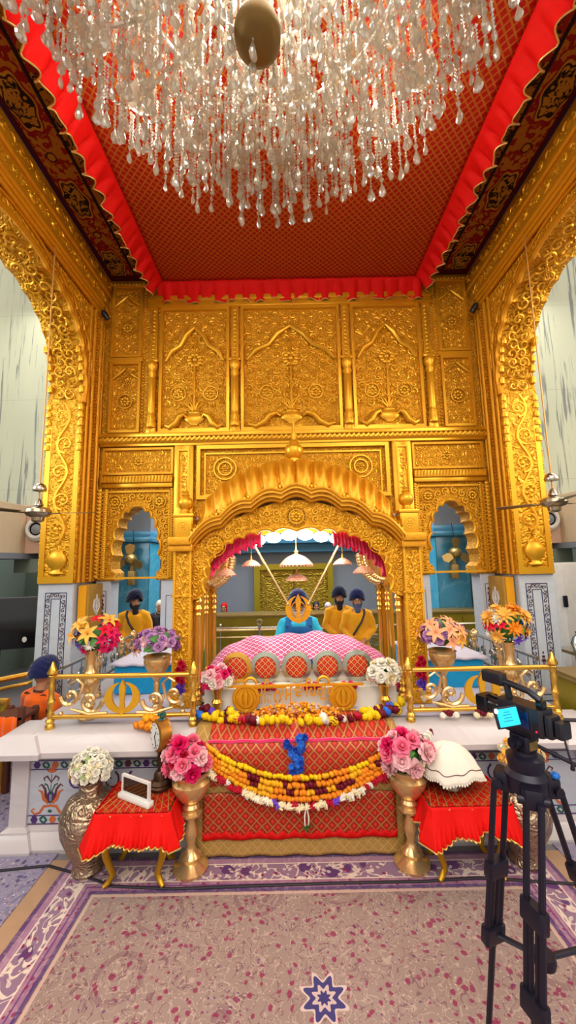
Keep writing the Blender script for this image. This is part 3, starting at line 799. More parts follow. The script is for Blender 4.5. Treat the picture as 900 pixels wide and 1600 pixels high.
for s, nm in ((-1, 'left'), (1, 'right')):
    pl = MB(); pl.box(-.34, .34, -.3, .3, 0, 2.62, b=.02); pl.box(-.42, .42, -.38, .38, 2.62, 2.72, b=.02); pl.box(-.38, .38, -.34, .34, 2.72, 2.84, b=.02); 
    o = struct(link('column_' + nm, pl.mesh('column', M['blue_marble'], True, 30), None, (s * 3.3, 8.3, 0)), 'blue marble pillar behind the %s small arch' % nm)
    b = MB(); b.box(-.34, .34, -.3, .3, 2.84, 5.6); part('upper_shaft', b, M['grey_wall'], o, False)
    b = MB(); b.box(s * -.352 if s > 0 else .335, -.335 if s > 0 else .352, -.31, .31, 0, 2.6); part('bright_edge', b, M['cyan_marble'], o, False)
    f = thing('wall_fan', 'dull gold fan on the blue pillar seen through the %s small arch' % nm, 'fan', (s * 3.28, 7.99, 2.25), 0)
    hang_fan(f)
    bd = MB(); bd.box(-.45, .45, -.05, 0, 0, 2.3, b=.01); frame(bd, -.36, .36, .2, 2.15, .06, -.07, -.05)
    d = struct(link('door_2' if s < 0 else 'door_3', bd.mesh('door', M['brown_door'], True, 30), None, (s * 4.35, 9.96, 0)), 'dark brown door beyond the %s small arch' % nm)
# aisles: streaked marble walls above, projecting beige balcony, plain recess below
for s, nm in ((-1, 'left'), (1, 'right')):
    b = MB(); b.box(*sorted((s * 2.9, s * 8.5)), 7.3, 7.5, 3.3, 9.4)
    struct(part('wall_aisle_' + nm, b, M['streak'], None, False), 'tall streaked greenish marble wall of the %s aisle' % nm)
    b = MB(); b.box(*sorted((s * 4.95, s * 5.3)), -1, 7.1, 2.4, 3.28, b=.01); wb = struct(part('trim_%d' % (2 if s < 0 else 3), b, M['beige'], None, False), 'beige balcony front of the %s aisle' % nm)
    b = MB(); b.box(*sorted((s * 3.5, s * 5.3)), 7.1, 7.5, 2.4, 3.3); struct(part('trim_%d' % (4 if s < 0 else 5), b, M['beige_pink'], None, False), 'pinkish end of the %s balcony' % nm)
    b = MB(); b.box(*sorted((s * 4.9, s * 9)), -1, 7.5, 2.3, 2.4); struct(part('ceiling_' + nm, b, M['grey_wall'], None, False), 'soffit under the %s balcony' % nm)
    b = MB(); b.box(*sorted((s * 5.9, s * 6.1)), -1, 10, 0, 2.3)
    b.box(*sorted((s * 3.7, s * 6.0)), 8.6, 8.7, 0, 2.4)
    for y in (3.2, 6.4): b.box(*sorted((s * 5.2, s * 5.5)), y, y + .3, 0, 2.3)
    b.box(*sorted((s * 3.75, s * 4.1)), 7.1, 7.45, 0, 2.4)
    b.box(*sorted((s * 4.1, s * 5.2)), 7.2, 7.4, 2.05, 2.3)
    struct(part('wall_low_' + nm, b, M['grey_green'], None, False), 'grey green wall under the %s balcony' % nm)
    sp = thing('wall_speaker', 'round white speaker on the %s beige balcony corner' % nm, 'speaker', (s * 4.72, 7.1, 2.84))
    b = MB(); b.lathe([(.0, .0), (.2, 0), (.22, .05), (.17, .1), (.13, .1), (.12, .07)], 24, R('X', PI / 2)); part('housing', b, M['white_paint'], sp)
    b = MB(); b.lathe([(.12, .07), (.11, .06), (.06, .09), (0, .1)], 20, R('X', PI / 2)); part('cone', b, M['grey_wall'], sp)
# screen on a stand in the left aisle
tv = thing('television', 'black flat television on a stand in the left aisle', 'television', (-4.25, 5.6, 0), math.radians(20))
b = MB(); b.box(-.62, .62, -.03, .03, 1.0, 1.72, b=.015); part('screen', b, M['black_gloss'], tv)
b = MB(); b.box(-.06, .06, 0, .06, .06, 1.4, b=.01); b.box(-.35, .35, -.25, .25, 0, .06, b=.02); part('stand', b, M['black'], tv)
b = MB(); b.sphere((.36, -.032, 1.12), (.03, .004, .04), 10, 6); part('status_light', b, M['white_paint'], tv)
# small gold barrier panel at the far left
gb = thing('barrier', 'olive gold waist-high barrier at the far left edge', 'barrier', (-3.2, 4.0, 0))
b = MB(); b.box(-.6, .3, -.03, .03, .05, .8); part('panel', b, M['olive_panel'], gb, False)
b = MB(); b.tube([(-.6, 0, .84), (.32, 0, .84)], .03, 8); part('rail', b, M['brass'], gb)
for x in (-.55, .3):
    b = MB(); b.tube([(x, 0, 0), (x, 0, .86)], .03, 8); part('post', b, M['brass'], gb)
rr = thing('aisle_rail', 'slanting gold hand rail between the left pier and the aisle', 'railing', (-3.2, 4.6, 0))
b = MB(); b.tube([(-1.1, -1.2, .9), (.1, .2, .9)], .03, 8); b.tube([(-1.1, -1.2, .8), (.1, .2, .8)], .02, 8); part('rail', b, M['brass'], rr)
for k in (0, .33, .66, 1):
    b = MB(); b.tube([(-1.1 + 1.2 * k, -1.2 + 1.4 * k, 0), (-1.1 + 1.2 * k, -1.2 + 1.4 * k, .9)], .02, 8); part('post', b, M['brass'], rr)
# wooden reading desk beside the kneeling man
wd = thing('wooden_stand', 'dark brown wooden stand with orange cloth beside the crouching man', 'stand', (-2.72, 3.86, 0))
for x in (-.12, .12):
    for y, h in ((-.1, .86), (.1, .8)):
        b = MB(); b.box(x - .025, x + .025, y, y + .05, 0, h, b=.008); part('leg', b, M['wood'], wd)
for z in (.4, .74):
    b = MB(); b.box(-.15, .15, -.1, .15, z, z + .04, b=.008); part('shelf', b, M['wood'], wd)
b = MB(); b.grid(lambda u, v: (-.11 + .22 * u, -.11 - .015 * math.sin(u * 15), .78 - v * .36), 16, 4); part('orange_cloth', b, M['orange_kurta'], wd, solid=.01)
# gilded box at the right edge
gx = thing('gilded_box', 'plain gilded box at the right edge beside the railing', 'box', (2.84, 3.72, 0))
b = MB(); b.box(-.3, .5, -.3, .3, 0, 1.0, b=.01); part('body', b, M['olive_panel'], gx)
b = MB(); b.box(-.33, .53, -.33, .33, 1.0, 1.05, b=.012); part('lid', b, M['brass_dull'], gx)
# white locker and a trolley of jugs in the right aisle
wc = thing('locker', 'white locker with a dark handle in the right aisle', 'locker', (4.55, 6.3, 0))
b = MB(); b.box(-.45, .45, -.25, .25, 0, 2.05, b=.06); part('body', b, M['white_paint'], wc)
b = MB(); b.box(-.43, -.36, -.28, -.25, 1.38, 1.55, b=.01); part('handle', b, M['black'], wc)
tr = thing('steel_trolley', 'steel trolley in the right aisle', 'trolley', (3.86, 5.3, 0))
for z in (.4, .88):
    b = MB(); b.box(-.3, .3, -.2, .2, z, z + .04, b=.01); part('shelf', b, M['silver'], tr)
for x in (-.28, .28):
    for y in (-.18, .18):
        b = MB(); b.tube([(x, y, 0), (x, y, .92)], .018, 6); part('leg', b, M['silver'], tr)
b = MB(); b.lathe([(.0, 0), (.09, 0), (.12, .08), (.09, .16), (.05, .2), (.06, .24), (0, .25)], 16)
tag(link('steel_jug', b.mesh('jug', M['silver'], True), None, (3.75, 5.25, .92)), 'round steel jug on the trolley in the right aisle', 'jug')
b = MB(); b.box(-.1, .1, -.1, .1, 0, .1, b=.03)
tag(link('folded_cloth', b.mesh('cloth', M['inlay_plum'], True), None, (4.0, 5.3, .92)), 'folded dark red cloth on the trolley in the right aisle', 'cloth')

# ---------------------------------------------------------------- cloth-covered boxes on the piers
for s, nm in ((-1, 'left'), (1, 'right')):
    o = thing('hanging_box', 'yellow and ochre box with a white emblem on the %s pier' % nm, 'box', (s * XW, 4.86, 1.66))
    b = MB(); b.box(*sorted((0, -s * .12)), -.1, .3, -.26, .26, b=.015); part('body', b, plain('ochre_board', '#b98a2a', .5) if 'ochre_board' not in bpy.data.materials else bpy.data.materials['ochre_board'], o)
    b = MB(); b.box(*sorted((s * .0, -s * .1)), -.115, -.1, -.25, .25, b=.006); part('yellow_face', b, M['yellow_kurta'], o)
    b = MB(); b.tube([(-s * .124, .1 + .045 * math.cos(i * PI / 8), .02 + .06 * math.sin(i * PI / 8)) for i in range(16)], .008, 5, closed=True); b.tube([(-s * .124, .1, -.12), (-s * .124, .1, .13)], .012, 5)
    for q in (-1, 1): b.tube([(-s * .124, .1 + q * .02, -.09), (-s * .124, .1 + q * .075, -.02), (-s * .124, .1 + q * .06, .08)], [.012, .012, .004], 5)
    part('white_emblem', b, M['white_paint'], o)

# ---------------------------------------------------------------- marble dais
PX_, PY0, PY1, PZ_ = 2.2, 3.3, 5.04, .84
dais = thing('marble_platform', 'white marble platform with coloured flower inlay under the throne', 'platform', (0, 0, 0))
def loft_rect(mb, prof, x0, x1, y0, y1):
    vs = []; fs = []
    for d, z in prof: vs += [(x0 - d, y0 - d, z), (x1 + d, y0 - d, z), (x1 + d, y1, z), (x0 - d, y1, z)]
    n = len(prof)
    for k in range(n - 1):
        for i in range(4):
            j = (i + 1) % 4; fs.append((k * 4 + i, k * 4 + j, k * 4 + 4 + j, k * 4 + 4 + i))
    fs.append((n * 4 - 4, n * 4 - 3, n * 4 - 2, n * 4 - 1)); mb.add(vs, fs)
prof = [(.10, 0), (.105, .03), (.095, .055), (.055, .105), (.04, .115), (.04, .13), (.0, .145), (.0, .63), (.03, .645), (.06, .66), (.13, .69), (.17, .705), (.175, .745), (.16, .76), (.07, .825), (.03, .84)]
b = MB(); loft_rect(b, prof, -PX_, PX_, PY0, PY1); part('base', b, M['marble'], dais, True, 25)
for s in (-1, 1):
    b = MB(); c = s * (PX_ + .035); loft_rect(b, [(d + .012, z + (.004 if z > .8 else 0)) for d, z in prof], c - .055, c + .055, PY0 - .02, PY0 + .2); part('corner_post', b, M['marble'], dais, True, 25)
b = MB(); b.box(-2.17, 2.17, PY0 - .006, PY0 + .02, .15, .62); part('front_panel', b, M['marble_panel'], dais, False)
# inlay: borders, florets, plant motif and scroll
li = MB(); gr = MB(); vi = MB(); og = MB(); pu = MB(); yf = PY0 - .008
for z0, z1 in ((.55, .615), (.155, .215)):
    for z in (z0, z1): li.box(-2.17, 2.17, yf - .002, yf, z - .003, z + .003)
    zc = (z0 + z1) / 2; k = -2.12; i = 0
    while k < 2.05:
        t = [vi, og, pu][i % 3]
        for q in range(6):
            a = q * PI / 3; t.sphere((k + .017 * math.cos(a), yf, zc + .017 * math.sin(a)), (.012, .002, .012), 6, 4)
        t.sphere((k, yf, zc), (.008, .0025, .008), 6, 4)
        for q, (dx, dz, an) in enumerate(((.055, .012, .7), (.06, -.013, -.6), (.085, .01, 2.4), (.09, -.012, -2.3))):
            gr.sphere((0, 0, 0), (.02, .002, .009), 6, 4, T(k + dx, yf, zc + dz) @ R('Y', -an))
        k += .145; i += 1
def curl(mb, x, z, s, pts, r):
    mb.tube([(x + s * p[0], yf, z + p[1]) for p in pts], r, 5, up=(0, 1, 0), flat=.3)
def plant(x, z):
    for s in (-1, 1):
        curl(og, x, z, s, [(0, .02), (.05, .015), (.08, -.03), (.12, -.04), (.145, -.015), (.13, .0), (.118, -.01)], [.008, .011, .01, .008, .007, .006, .004])
        curl(og, x, z, s, [(.015, .04), (.05, .07), (.07, .12), (.1, .135)], [.012, .016, .01, .003])
        curl(pu, x, z, s, [(.01, .04), (.035, .09), (.045, .14), (.075, .175), (.095, .16)], [.01, .012, .01, .007, .004])
        curl(vi, x, z, s, [(.012, .05), (.02, .09), (.008, .13)], [.006, .012, .004])
        curl(gr, x, z, s, [(0, .1), (.03, .17), (.05, .18), (.05, .165)], [.004, .006, .006, .004])
        curl(pu, x, z, s, [(0, .19), (.035, .235), (.06, .22), (.05, .2)], [.004, .008, .007, .004])
    gr.tube([(x, yf, z + .02), (x, yf, z + .25)], .004, 5, flat=.4)
    gr.sphere((x, yf, z - .02), (.018, .003, .012), 6, 4)
    for k in range(5): og.sphere((0, 0, 0), (.009, .003, .026), 6, 4, T(x, yf, z + .262) @ R('Y', (k - 2) * .55) @ T(0, 0, .022))
for x in (-2.0, 1.92): plant(x, .265)
for s in (-1, 1):
    for x in (s * 1.66, s * 1.2):
        for q in (-1, 1):
            pts = spiral(x + q * .13, .46, .075, PI / 2 - q * .5, 1.0, -q, 12)
            (pu if q > 0 else vi).tube([(p[0], yf, p[2]) for p in pts], [.009 - .0004 * i for i in range(13)], 5, up=(0, 1, 0), flat=.3)
            og.tube([(x, yf, .26), (x + q * .04, yf, .33), (x + q * .09, yf, .36), (x + q * .12, yf, .44)], [.005, .011, .01, .004], 5, up=(0, 1, 0), flat=.3)
            gr.tube([(x + q * .02, yf, .28), (x + q * .12, yf, .29), (x + q * .16, yf, .34)], [.004, .01, .003], 5, up=(0, 1, 0), flat=.3)
for nm, mb, mt in (('inlay_line', li, 'inlay_violet'), ('inlay_leaf', gr, 'inlay_green'), ('inlay_flower', vi, 'inlay_violet'), ('inlay_petal', og, 'inlay_orange'), ('inlay_scroll', pu, 'inlay_plum')):
    part(nm, mb, M[mt], dais)

# sheet over the top, benches with cyan skirts on both sides
b = MB(); b.grid(lambda u, v: (-1.86 + 3.72 * u, 3.42 + 1.6 * v, .848 + .006 * math.sin(u * 37 + v * 11) + .006 * math.sin(v * 29 - u * 13)), 60, 24)
o = part('floor_sheet', b, M['lilac_sheet'], None, True, solid=.008); tag(o, 'pale lilac white sheet spread over the platform top', 'sheet')
for s, nm in ((-1, 'left'), (1, 'right')):
    bn = thing('covered_bench', 'low bench with white top sheet and cyan skirt on the %s side' % nm, 'bench', (s * 1.55, 4.5, .858))
    b = MB(); b.box(-.34, .34, -.42, .42, 0, .27, b=.02); part('skirt', b, M['cyan_cloth'], bn)
    b = MB(); b.grid(lambda u, v: (-.37 + .74 * u, -.45 + .9 * v, .285 + .006 * math.sin(u * 25 + v * 9)), 20, 20); part('top_sheet', b, M['lilac_sheet'], bn, solid=.02)

# ---------------------------------------------------------------- carpets
def carpet(nm, mat, x0, x1, y0, y1, lab, z=.0):
    b = MB(); b.box(x0, x1, y0, y1, z + .001, z + .012); return tag(part(nm, b, mat, None, False), lab, 'carpet')
carpet('persian_carpet', M['carpet'], -1.73, 1.73, -1.6, 3.13, 'large mauve carpet with red florets in front of the platform')
carpet('side_carpet', M['carpet_blue'], -2.62, -1.86, 0.2, 3.19, 'blue grey carpet with pale medallions left of the large carpet')
carpet('corner_carpet', M['carpet_blue'], 1.86, 2.62, 0.2, 3.19, 'grey carpet to the right of the large carpet')
carpet('aisle_carpet', M['carpet_blue'], -3.3, -2.48, 3.1, 4.5, 'strip of grey mauve carpet along the left side of the platform')
b = MB(); b.box(-1.86, -1.73, -1.5, 3.13, .001, .006); tag(part('floor_strip', b, M['tan_strip'], None, False), 'narrow tan strip along the left edge of the large carpet', 'strip')
b = MB(); b.box(1.73, 1.86, -1.5, 3.13, .001, .006); tag(part('floor_strip', b, M['tan_strip'], None, False), 'narrow tan strip along the right edge of the large carpet', 'strip')
b = MB()
pts = [(-2.6, 3.05, .02), (-2.2, 3.02, .02), (-1.85, 3.06, .02), (-1.6, 2.98, .02), (-1.3, 2.87, .02), (-.9, 2.84, .02), (-.4, 2.85, .02), (.2, 2.86, .02), (.8, 2.86, .02), (1.15, 2.88, .02), (1.9, 2.8, .02)]
sm = []
for i in range(len(pts) - 1):
    for k in range(6):
        t = k / 6; sm.append(tuple(pts[i][j] * (1 - t) + pts[i + 1][j] * t for j in range(3)))
b.tube(sm, .008, 6); tag(part('floor_cable', b, M['cable']), 'thin black cable lying across the carpet before the stools', 'cable')

# ---------------------------------------------------------------- gilt railings
def khanda(mb, x, z, h, y, t=.012, wf=1.0):
    # upright double-edged blade, ring and two curved side blades
    mb.prism([(x, z + h), (x + h * .1, z + h * .78), (x + h * .06, z + h * .35), (x + h * .09, z + h * .12), (x, z), (x - h * .09, z + h * .12), (x - h * .06, z + h * .35), (x - h * .1, z + h * .78)], y - t, y + t)
    for s in (-1, 1):
        n = 12; oa = []; ib = []
        for i in range(n + 1):
            k = i / n; a = -PI * .5 + k * PI * .94
            oa.append((x + s * wf * (h * .40 * math.cos(a)), z + h * (.47 + .45 * math.sin(a))))
            wd = h * .17 * math.sin(PI * min(1, k * .9 + .1)) ** .7
            ib.append((x + s * wf * max(h * .02, h * .40 * math.cos(a) - wd), z + h * (.5 + .40 * math.sin(a))))
        mb.band(oa if s > 0 else ib, ib if s > 0 else oa, y - t * .8, y + t * .8)
POST = [(.045, 0), (.048, .03), (.036, .05), (.044, .08), (.03, .1), (.036, .14), (.026, .17), (.03, .24), (.042, .27), (.03, .3), (.026, .36), (.036, .42), (.026, .45), (.034, .5), (.04, .52), (.026, .54)]
def post(mb, x, y, z, h, spire=True, r=1.0):
    k = (h - .1) / .54
    mb.lathe([(a * r, c * k) for a, c in POST] + ([(.05 * r, h - .1), (.052 * r, h - .085), (.03 * r, h - .05), (.012 * r, h - .01), (0, h)] if spire else [(.03 * r, h - .1), (.045 * r, h - .08), (.05 * r, h - .05), (.035 * r, h - .02), (.012 * r, h - .005), (0, h)]), 14, T(x, y, z))
def front_rail(side, x0, x1, lab):
    o = thing('gilt_railing', lab, 'railing', (0, 3.33, .838))
    for x in ((x0, x1) if side < 0 else (x1, x0)):
        b = MB(); post(b, x, 0, 0, .53 if abs(x) > 1.5 else .51, True, .8); part('post', b, M['brass'], o)
    for z, r in ((.405, .02), (.09, .018)):
        b = MB(); b.tube([(x0, 0, z), (x1, 0, z)], r, 10); part('rail', b, M['brass'], o)
    b = MB(); xm = (x0 + x1) / 2 + (-.0) * side; khanda(b, xm, .105, .27, 0, .012, 1.35); rosette(b, xm, .12, .03, -.01, 6, False); part('emblem', b, M['gold'], o)
    for s in (-1, 1):
        b = MB()
        for q, (dx, r, z0) in enumerate(((.26, .10, .21), (.43, .08, .25), (.53, .06, .18))):
            if abs(xm + s * dx - (x0 if s < 0 else x1)) < .08: continue
            pts = spiral(xm + s * dx, z0, r, PI if (s > 0) == (q != 1) else 0, 1.15, (1 if q != 1 else -1) * s, 18)
            b.tube(pts, [.02 - .0006 * i for i in range(19)], 6)
        b.tube([(xm + s * .12, 0, .115), (xm + s * .27, 0, .11), (xm + s * .42, 0, .15)], [.012, .018, .008], 6)
        b.tube([(xm + s * .36, 0, .22), (xm + s * .33, 0, .34), (xm + s * .38, 0, .385), (xm + s * .43, 0, .35)], [.014, .012, .012, .008], 6)
        b.sphere((xm + s * .26, 0, .21), .022, 8, 6); b.sphere((xm + s * .43, 0, .25), .018, 8, 6); b.sphere((xm + s * .5, 0, .115), .02, 8, 6)
        part('scrollwork', b, M['brass_pale'], o)
    return o
front_rail(-1, -2.06, -.89, 'gilt front railing with crossed-blade emblem left of the throne')
front_rail(1, .89, 2.09, 'gilt front railing with crossed-blade emblem right of the throne')
for s, nm in ((-1, 'left'), (1, 'right')):
    o = thing('side_railing', 'silver gilt side railing receding along the %s platform edge' % nm, 'railing', (s * 2.04, 3.38, .845))
    for y in (.68, 1.2, 1.56):
        b = MB(); post(b, 0, y, 0, .5, False, .95); part('post', b, M['brass_pale'], o)
    for z in (.44, .17):
        b = MB(); b.tube([(0, .06, z), (0, 1.6, z)], .016, 8); part('rail', b, M['silver'], o)
    b = MB()
    for k in range(9):
        y = .2 + k * .16
        if abs(y - .68) < .04: continue
        b.tube([(0, p[0] + y, p[2] + .3) for p in spiral(0, 0, .065, k, 1.1, 1 if k % 2 else -1, 12)], .01, 5)
        b.tube([(0, y, .19), (0, y, .43)], [.006, .014, ][0:1] * 2, 5)
        for q in range(5): b.sphere((0, y + .03 * math.cos(q * 1.26), .3 + .04 * math.sin(q * 1.26)), (.008, .02, .02), 6, 4)
    part('ornament', b, M['silver'], o)
# ---------------------------------------------------------------- the palanquin throne
PF, PR = 3.76, 4.6     # front and rear post rows
throne = thing('palanquin', 'gilded palanquin throne with foiled arch, curved roof and four posts', 'palanquin', (0, 0, .858))
throne_z = .858
def tp(nm, mb, mat='gold', lab=None, par=None, ang=40):
    for i, v in enumerate(mb.v): mb.v[i] = (v[0], v[1], v[2] - throne_z)
    return part(nm, mb, M[mat] if isinstance(mat, str) else mat, par or throne, True, ang, lab)
def eave(x): return 2.28 + .45 * max(0.0, 1 - (abs(x) / 1.01) ** 1.8)
COLN = [(.05, 0), (.052, .05), (.036, .07), (.05, .1), (.03, .13), (.042, .17), (.03, .2), (.034, .24), (.03, .9), (.036, .92), (.028, .94), (.044, .98), (.03, 1.02), (.044, 1.06), (.028, 1.1), (.042, 1.14), (.028, 1.18), (.04, 1.22), (.05, 1.26)]
for s in (-1, 1):
    b = MB(); x = s * 1.09
    b.box(x - .085, x + .085, PF - .085, PF + .085, .858, 2.3, b=.01)
    b.box(x - .1, x + .1, PF - .1, PF + .1, .858, 1.0, b=.012); b.box(x - .1, x + .1, PF - .1, PF + .1, 1.84, 1.86, b=.005)
    o = tp('front_post', b, 'gold_fine')
    b = MB()
    for q in (-1, 1): b.box(x + q * .075 - .01, x + q * .075 + .01, PF - .095, PF - .085, 1.0, 2.28)
    b.tube([(x + .012 * math.sin(k * 1.1), PF - .09, 1.02 + k * .02) for k in range(62)], .012, 5)
    for k in range(20): b.sphere((x + .02 * (1 if k % 2 else -1), PF - .09, 1.05 + k * .062), (.02, .012, .02), 6, 4)
    tp('post_vine', b, 'gold', None, o)
    b = MB(); b.lathe([(r, z * .88) for r, z in COLN], 12, T(s * .965, PF + .02, .858)); tp('colonette', b, 'brass', None)
    # rear cluster
    b = MB(); b.box(s * 1.04 - .07, s * 1.04 + .07, PR - .07, PR + .07, .858, 2.3, b=.01); o = tp('rear_post', b, 'gold_deep')
    for dx, dy in ((-.085, -.06), (-.005, -.10)):
        b = MB(); b.lathe([(r * .9, z * .8) for r, z in COLN], 12, T(s * (1.04 + dx), PR + dy, .858)); tp('colonette', b, 'brass', None)
    # pedestal and finial over each front post
    b = MB(); b.box(x - .09, x + .09, PF - .09, PF + .09, 2.4, 2.6, b=.012); b.box(x - .1, x + .1, PF - .1, PF + .1, 2.6, 2.63, b=.008)
    rosette(b, x, 2.5, .05, PF - .09, 6)
    b.lathe([(.07, 2.63), (.04, 2.66), (.035, 2.68), (.06, 2.7), (.075, 2.745), (.06, 2.79), (.03, 2.81), (.04, 2.825), (.02, 2.84), (.026, 2.86), (.012, 2.88), (.006, 2.98), (0, 2.99)], 18, T(x, PF, 0))
    tp('corner_finial', b, 'gold')
    # straight end of the eave, side beam and side arch
    b = MB(); x0, x1 = sorted((s * .99, s * 1.22)); b.box(x0, x1, PF - .17, PF + .1, 2.33, 2.4, b=.012); b.box(x0, x1, PF - .14, PF + .1, 2.27, 2.33, b=.01)
    b.box(x - .09, x + .09, PF + .08, PR, 2.28, 2.4, b=.01); tp('eave_end', b, 'gold_deep')
    b = MB(); hf = arch_pts(.34, .42, 5, .025, 8, .75, .8); mid = (PF + PR) / 2
    ar = full_arch(mid, 1.85, hf); b.prism([(PF + .05, 1.75), (mid - .35, 1.8)] + ar[1:-1] + [(mid + .35, 1.8), (PR - .05, 1.75), (PR - .05, 2.3), (PF + .05, 2.3)], s * 1.09 - .02, s * 1.09 + .02, plane='yz'); tp('side_arch', b, 'gold_fine')
    # stepped bracket carved in pale gold on the rear post
    b = MB()
    for k in range(14):
        a = k / 13 * PI / 2; xx = .94 - .20 * math.sin(a) ** 1.2; zz = 1.9 + .3 * (1 - math.cos(a)) 
        b.sphere((s * xx, PR - .08, zz), (.045, .05, .04), 7, 5)
        b.sphere((s * (xx + .06), PR - .08, zz + .02), (.04, .04, .045), 7, 5)
    b.prism([(s * .97, 1.82), (s * .9, 1.9), (s * .84, 1.96), (s * .78, 2.06), (s * .7, 2.2), (s * .97, 2.25)], PR - .07, PR - .02); tp('bracket', b, 'brass_pale')
# front arch with its foiled edge
hf = arch_pts(.9, .60, 9, .035, 8, .78, .78, .0)
ar = full_arch(0, 1.87, hf)
N = 72; top = [(1.01 - 2.02 * i / N, eave(1.01 - 2.02 * i / N) + .02) for i in range(N + 1)]
b = MB(); b.prism([(-1.02, 1.80), (-.95, 1.82), (-.91, 1.84)] + ar[1:-1] + [(.91, 1.84), (.95, 1.82), (1.02, 1.80)] + top, PF - .04, PF + .04)
fa = tp('front_arch', b, 'gold_fine')
b = MB(); b.tube([(p[0], PF - .045, p[1]) for p in ar], .016, 6)
for x, z, r in ((-.79, 2.32, .075), (0, 2.585, .07), (.79, 2.32, .075)):
    rosette(b, x, z, r, PF - .045, 8); b.tube([(x + r * 1.35 * math.cos(i * PI / 12), PF - .045, z + r * 1.35 * math.sin(i * PI / 12)) for i in range(24)], .006, 4, closed=True)
for i in range(-9, 10):
    x = i * .095
    if min(abs(x - c) for c in (-.79, 0, .79)) < .1: continue
    z = (eave(x) + 1.87 + .60 * max(0, 1 - (abs(x) / .92) ** 2.6) ** .4) / 2 + .01
    for q in (-1, 1): b.tube([(p[0] + x, PF - .045, p[2] + z + q * .035) for p in spiral(0, 0, .036, i * q, 1.2, q if i > 0 else -q, 12)], .009, 5)
for s in (-1, 1):
    for k in range(6): b.tube([(p[0] + s * .975, PF - .045, p[2] + 1.88 + k * .07) for p in spiral(0, 0, .036, k, 1.2, s, 12)], .009, 5)
tp('arch_filigree', b, 'gold', None, fa)
b = MB()
for x, z, r in ((-.79, 2.32, .088), (.79, 2.32, .088), (0, 2.585, .082)):
    for i in range(18): b.sphere((x + r * math.cos(i * PI / 9), PF - .05, z + r * math.sin(i * PI / 9)), .005, 5, 4)
tp('dark_studs', b, 'black', None, fa)
# scalloped eave that follows the arch
def scal(x): return .045 * abs(math.sin((x / 1.01) * PI * 3.5 + PI / 2))
xs = [-1.01 + 2.02 * i / 112 for i in range(113)]
b = MB()
for dy0, dy1, z0, z1 in ((-.09, .1, 0, .04), (-.13, .1, .035, .075), (-.17, .1, .07, .115)):
    b.band([(x, eave(x) + scal(x) + z0) for x in xs], [(x, eave(x) + scal(x) + z1) for x in xs], PF + dy0, PF + dy1)
for dy, z, r in ((-.09, .015, .014), (-.17, .105, .016)): b.tube([(x, PF + dy, eave(x) + scal(x) + z) for x in xs], r, 6)
tp('eave', b, 'gold_deep')
# curved roof with leaning gadroons and upright leaves
def roof(u, v):
    x = -1.07 + 2.14 * u; a = v * PI; e = max(0.0, 1 - (abs(x) / 1.075) ** 6) ** .5
    H = (.40 + .10 * (abs(x) / 1.03) ** 2) * e; fz = math.sin(a); fy = -math.cos(a)
    up = min(v, 1 - v) * 2
    N = 13; ph = x * N * PI / 2.06 * 2 - (1 if x > 0 else -1) * up * 3.6 * min(1, abs(x) * 2.2)
    rib = abs(math.sin(ph * .5)) ** .6
    amp = .045 * (1 - up ** 3) + .012
    leaf = .022 * math.sin(ph * 2) * (1 if .12 < up < .62 else 0) * math.sin(PI * (up - .12) / .5 if .12 < up < .62 else 0)
    d = amp * rib + leaf
    return (x, 4.18 + (fy ** 1 if fy > 0 else -((-fy) ** 1)) * (.52 * (e * .6 + .4) + d * .9), eave(x) + .10 + H * fz ** .8 + d * fz)
b = MB(); b.grid(roof, 240, 40); tp('roof', b, 'gold_deep', None, None, 70)
b = MB(); bead = 0
for i in range(60):
    x = -1.0 + 2.0 * i / 59; b.sphere((x, PF - .13, eave(x) + .15), (.018, .018, .026), 6, 5); b.tube([(x - .016, PF - .11, eave(x) + .17), (x, PF - .12, eave(x) + .205), (x + .016, PF - .11, eave(x) + .17)], .007, 4)
tp('roof_beading', b, 'gold')
b = MB(); b.lathe([(.24, 3.10), (.22, 3.16), (.12, 3.19), (.1, 3.23), (.06, 3.25), (.055, 3.29), (.08, 3.31), (.1, 3.35), (.105, 3.40), (.085, 3.44), (.04, 3.46), (.055, 3.48), (.04, 3.50), (.03, 3.52), (.036, 3.56), (.02, 3.6), (.012, 3.7), (0, 3.78)], 24, T(0, 4.18, 0), 0, 1.0, .9); tp('roof_finial', b, 'gold')
# rear arch and the lit inner ceiling
b = MB(); hr = arch_pts(.93, .5, 7, .03, 8, .7, .7); arr = full_arch(0, 1.98, hr)
b.prism([(-1.08, 1.9), (-.97, 1.95)] + arr[1:-1] + [(.97, 1.95), (1.08, 1.9), (1.08, 2.62), (-1.08, 2.62)], PR - .03, PR + .03); tp('rear_arch', b, 'gold_fine')
b = MB(); b.box(-1.0, 1.0, PF + .05, PR - .04, 2.585, 2.61); tp('inner_ceiling', b, 'white_cloth')
b = MB()
for i in range(6): b.sphere((-.40 + .165 * i, 3.98, 2.435 - .022 * abs(i - 2.5)), (.085, .05, .055), 14, 8)  # glowing lumps stand in for a white frill under strong light
b.box(-.45, .5, 3.98, 4.02, 2.5, 2.59)
tp('led_lit_frill', b, 'led', 'white light bar with glowing lumps for the strongly lit frill')
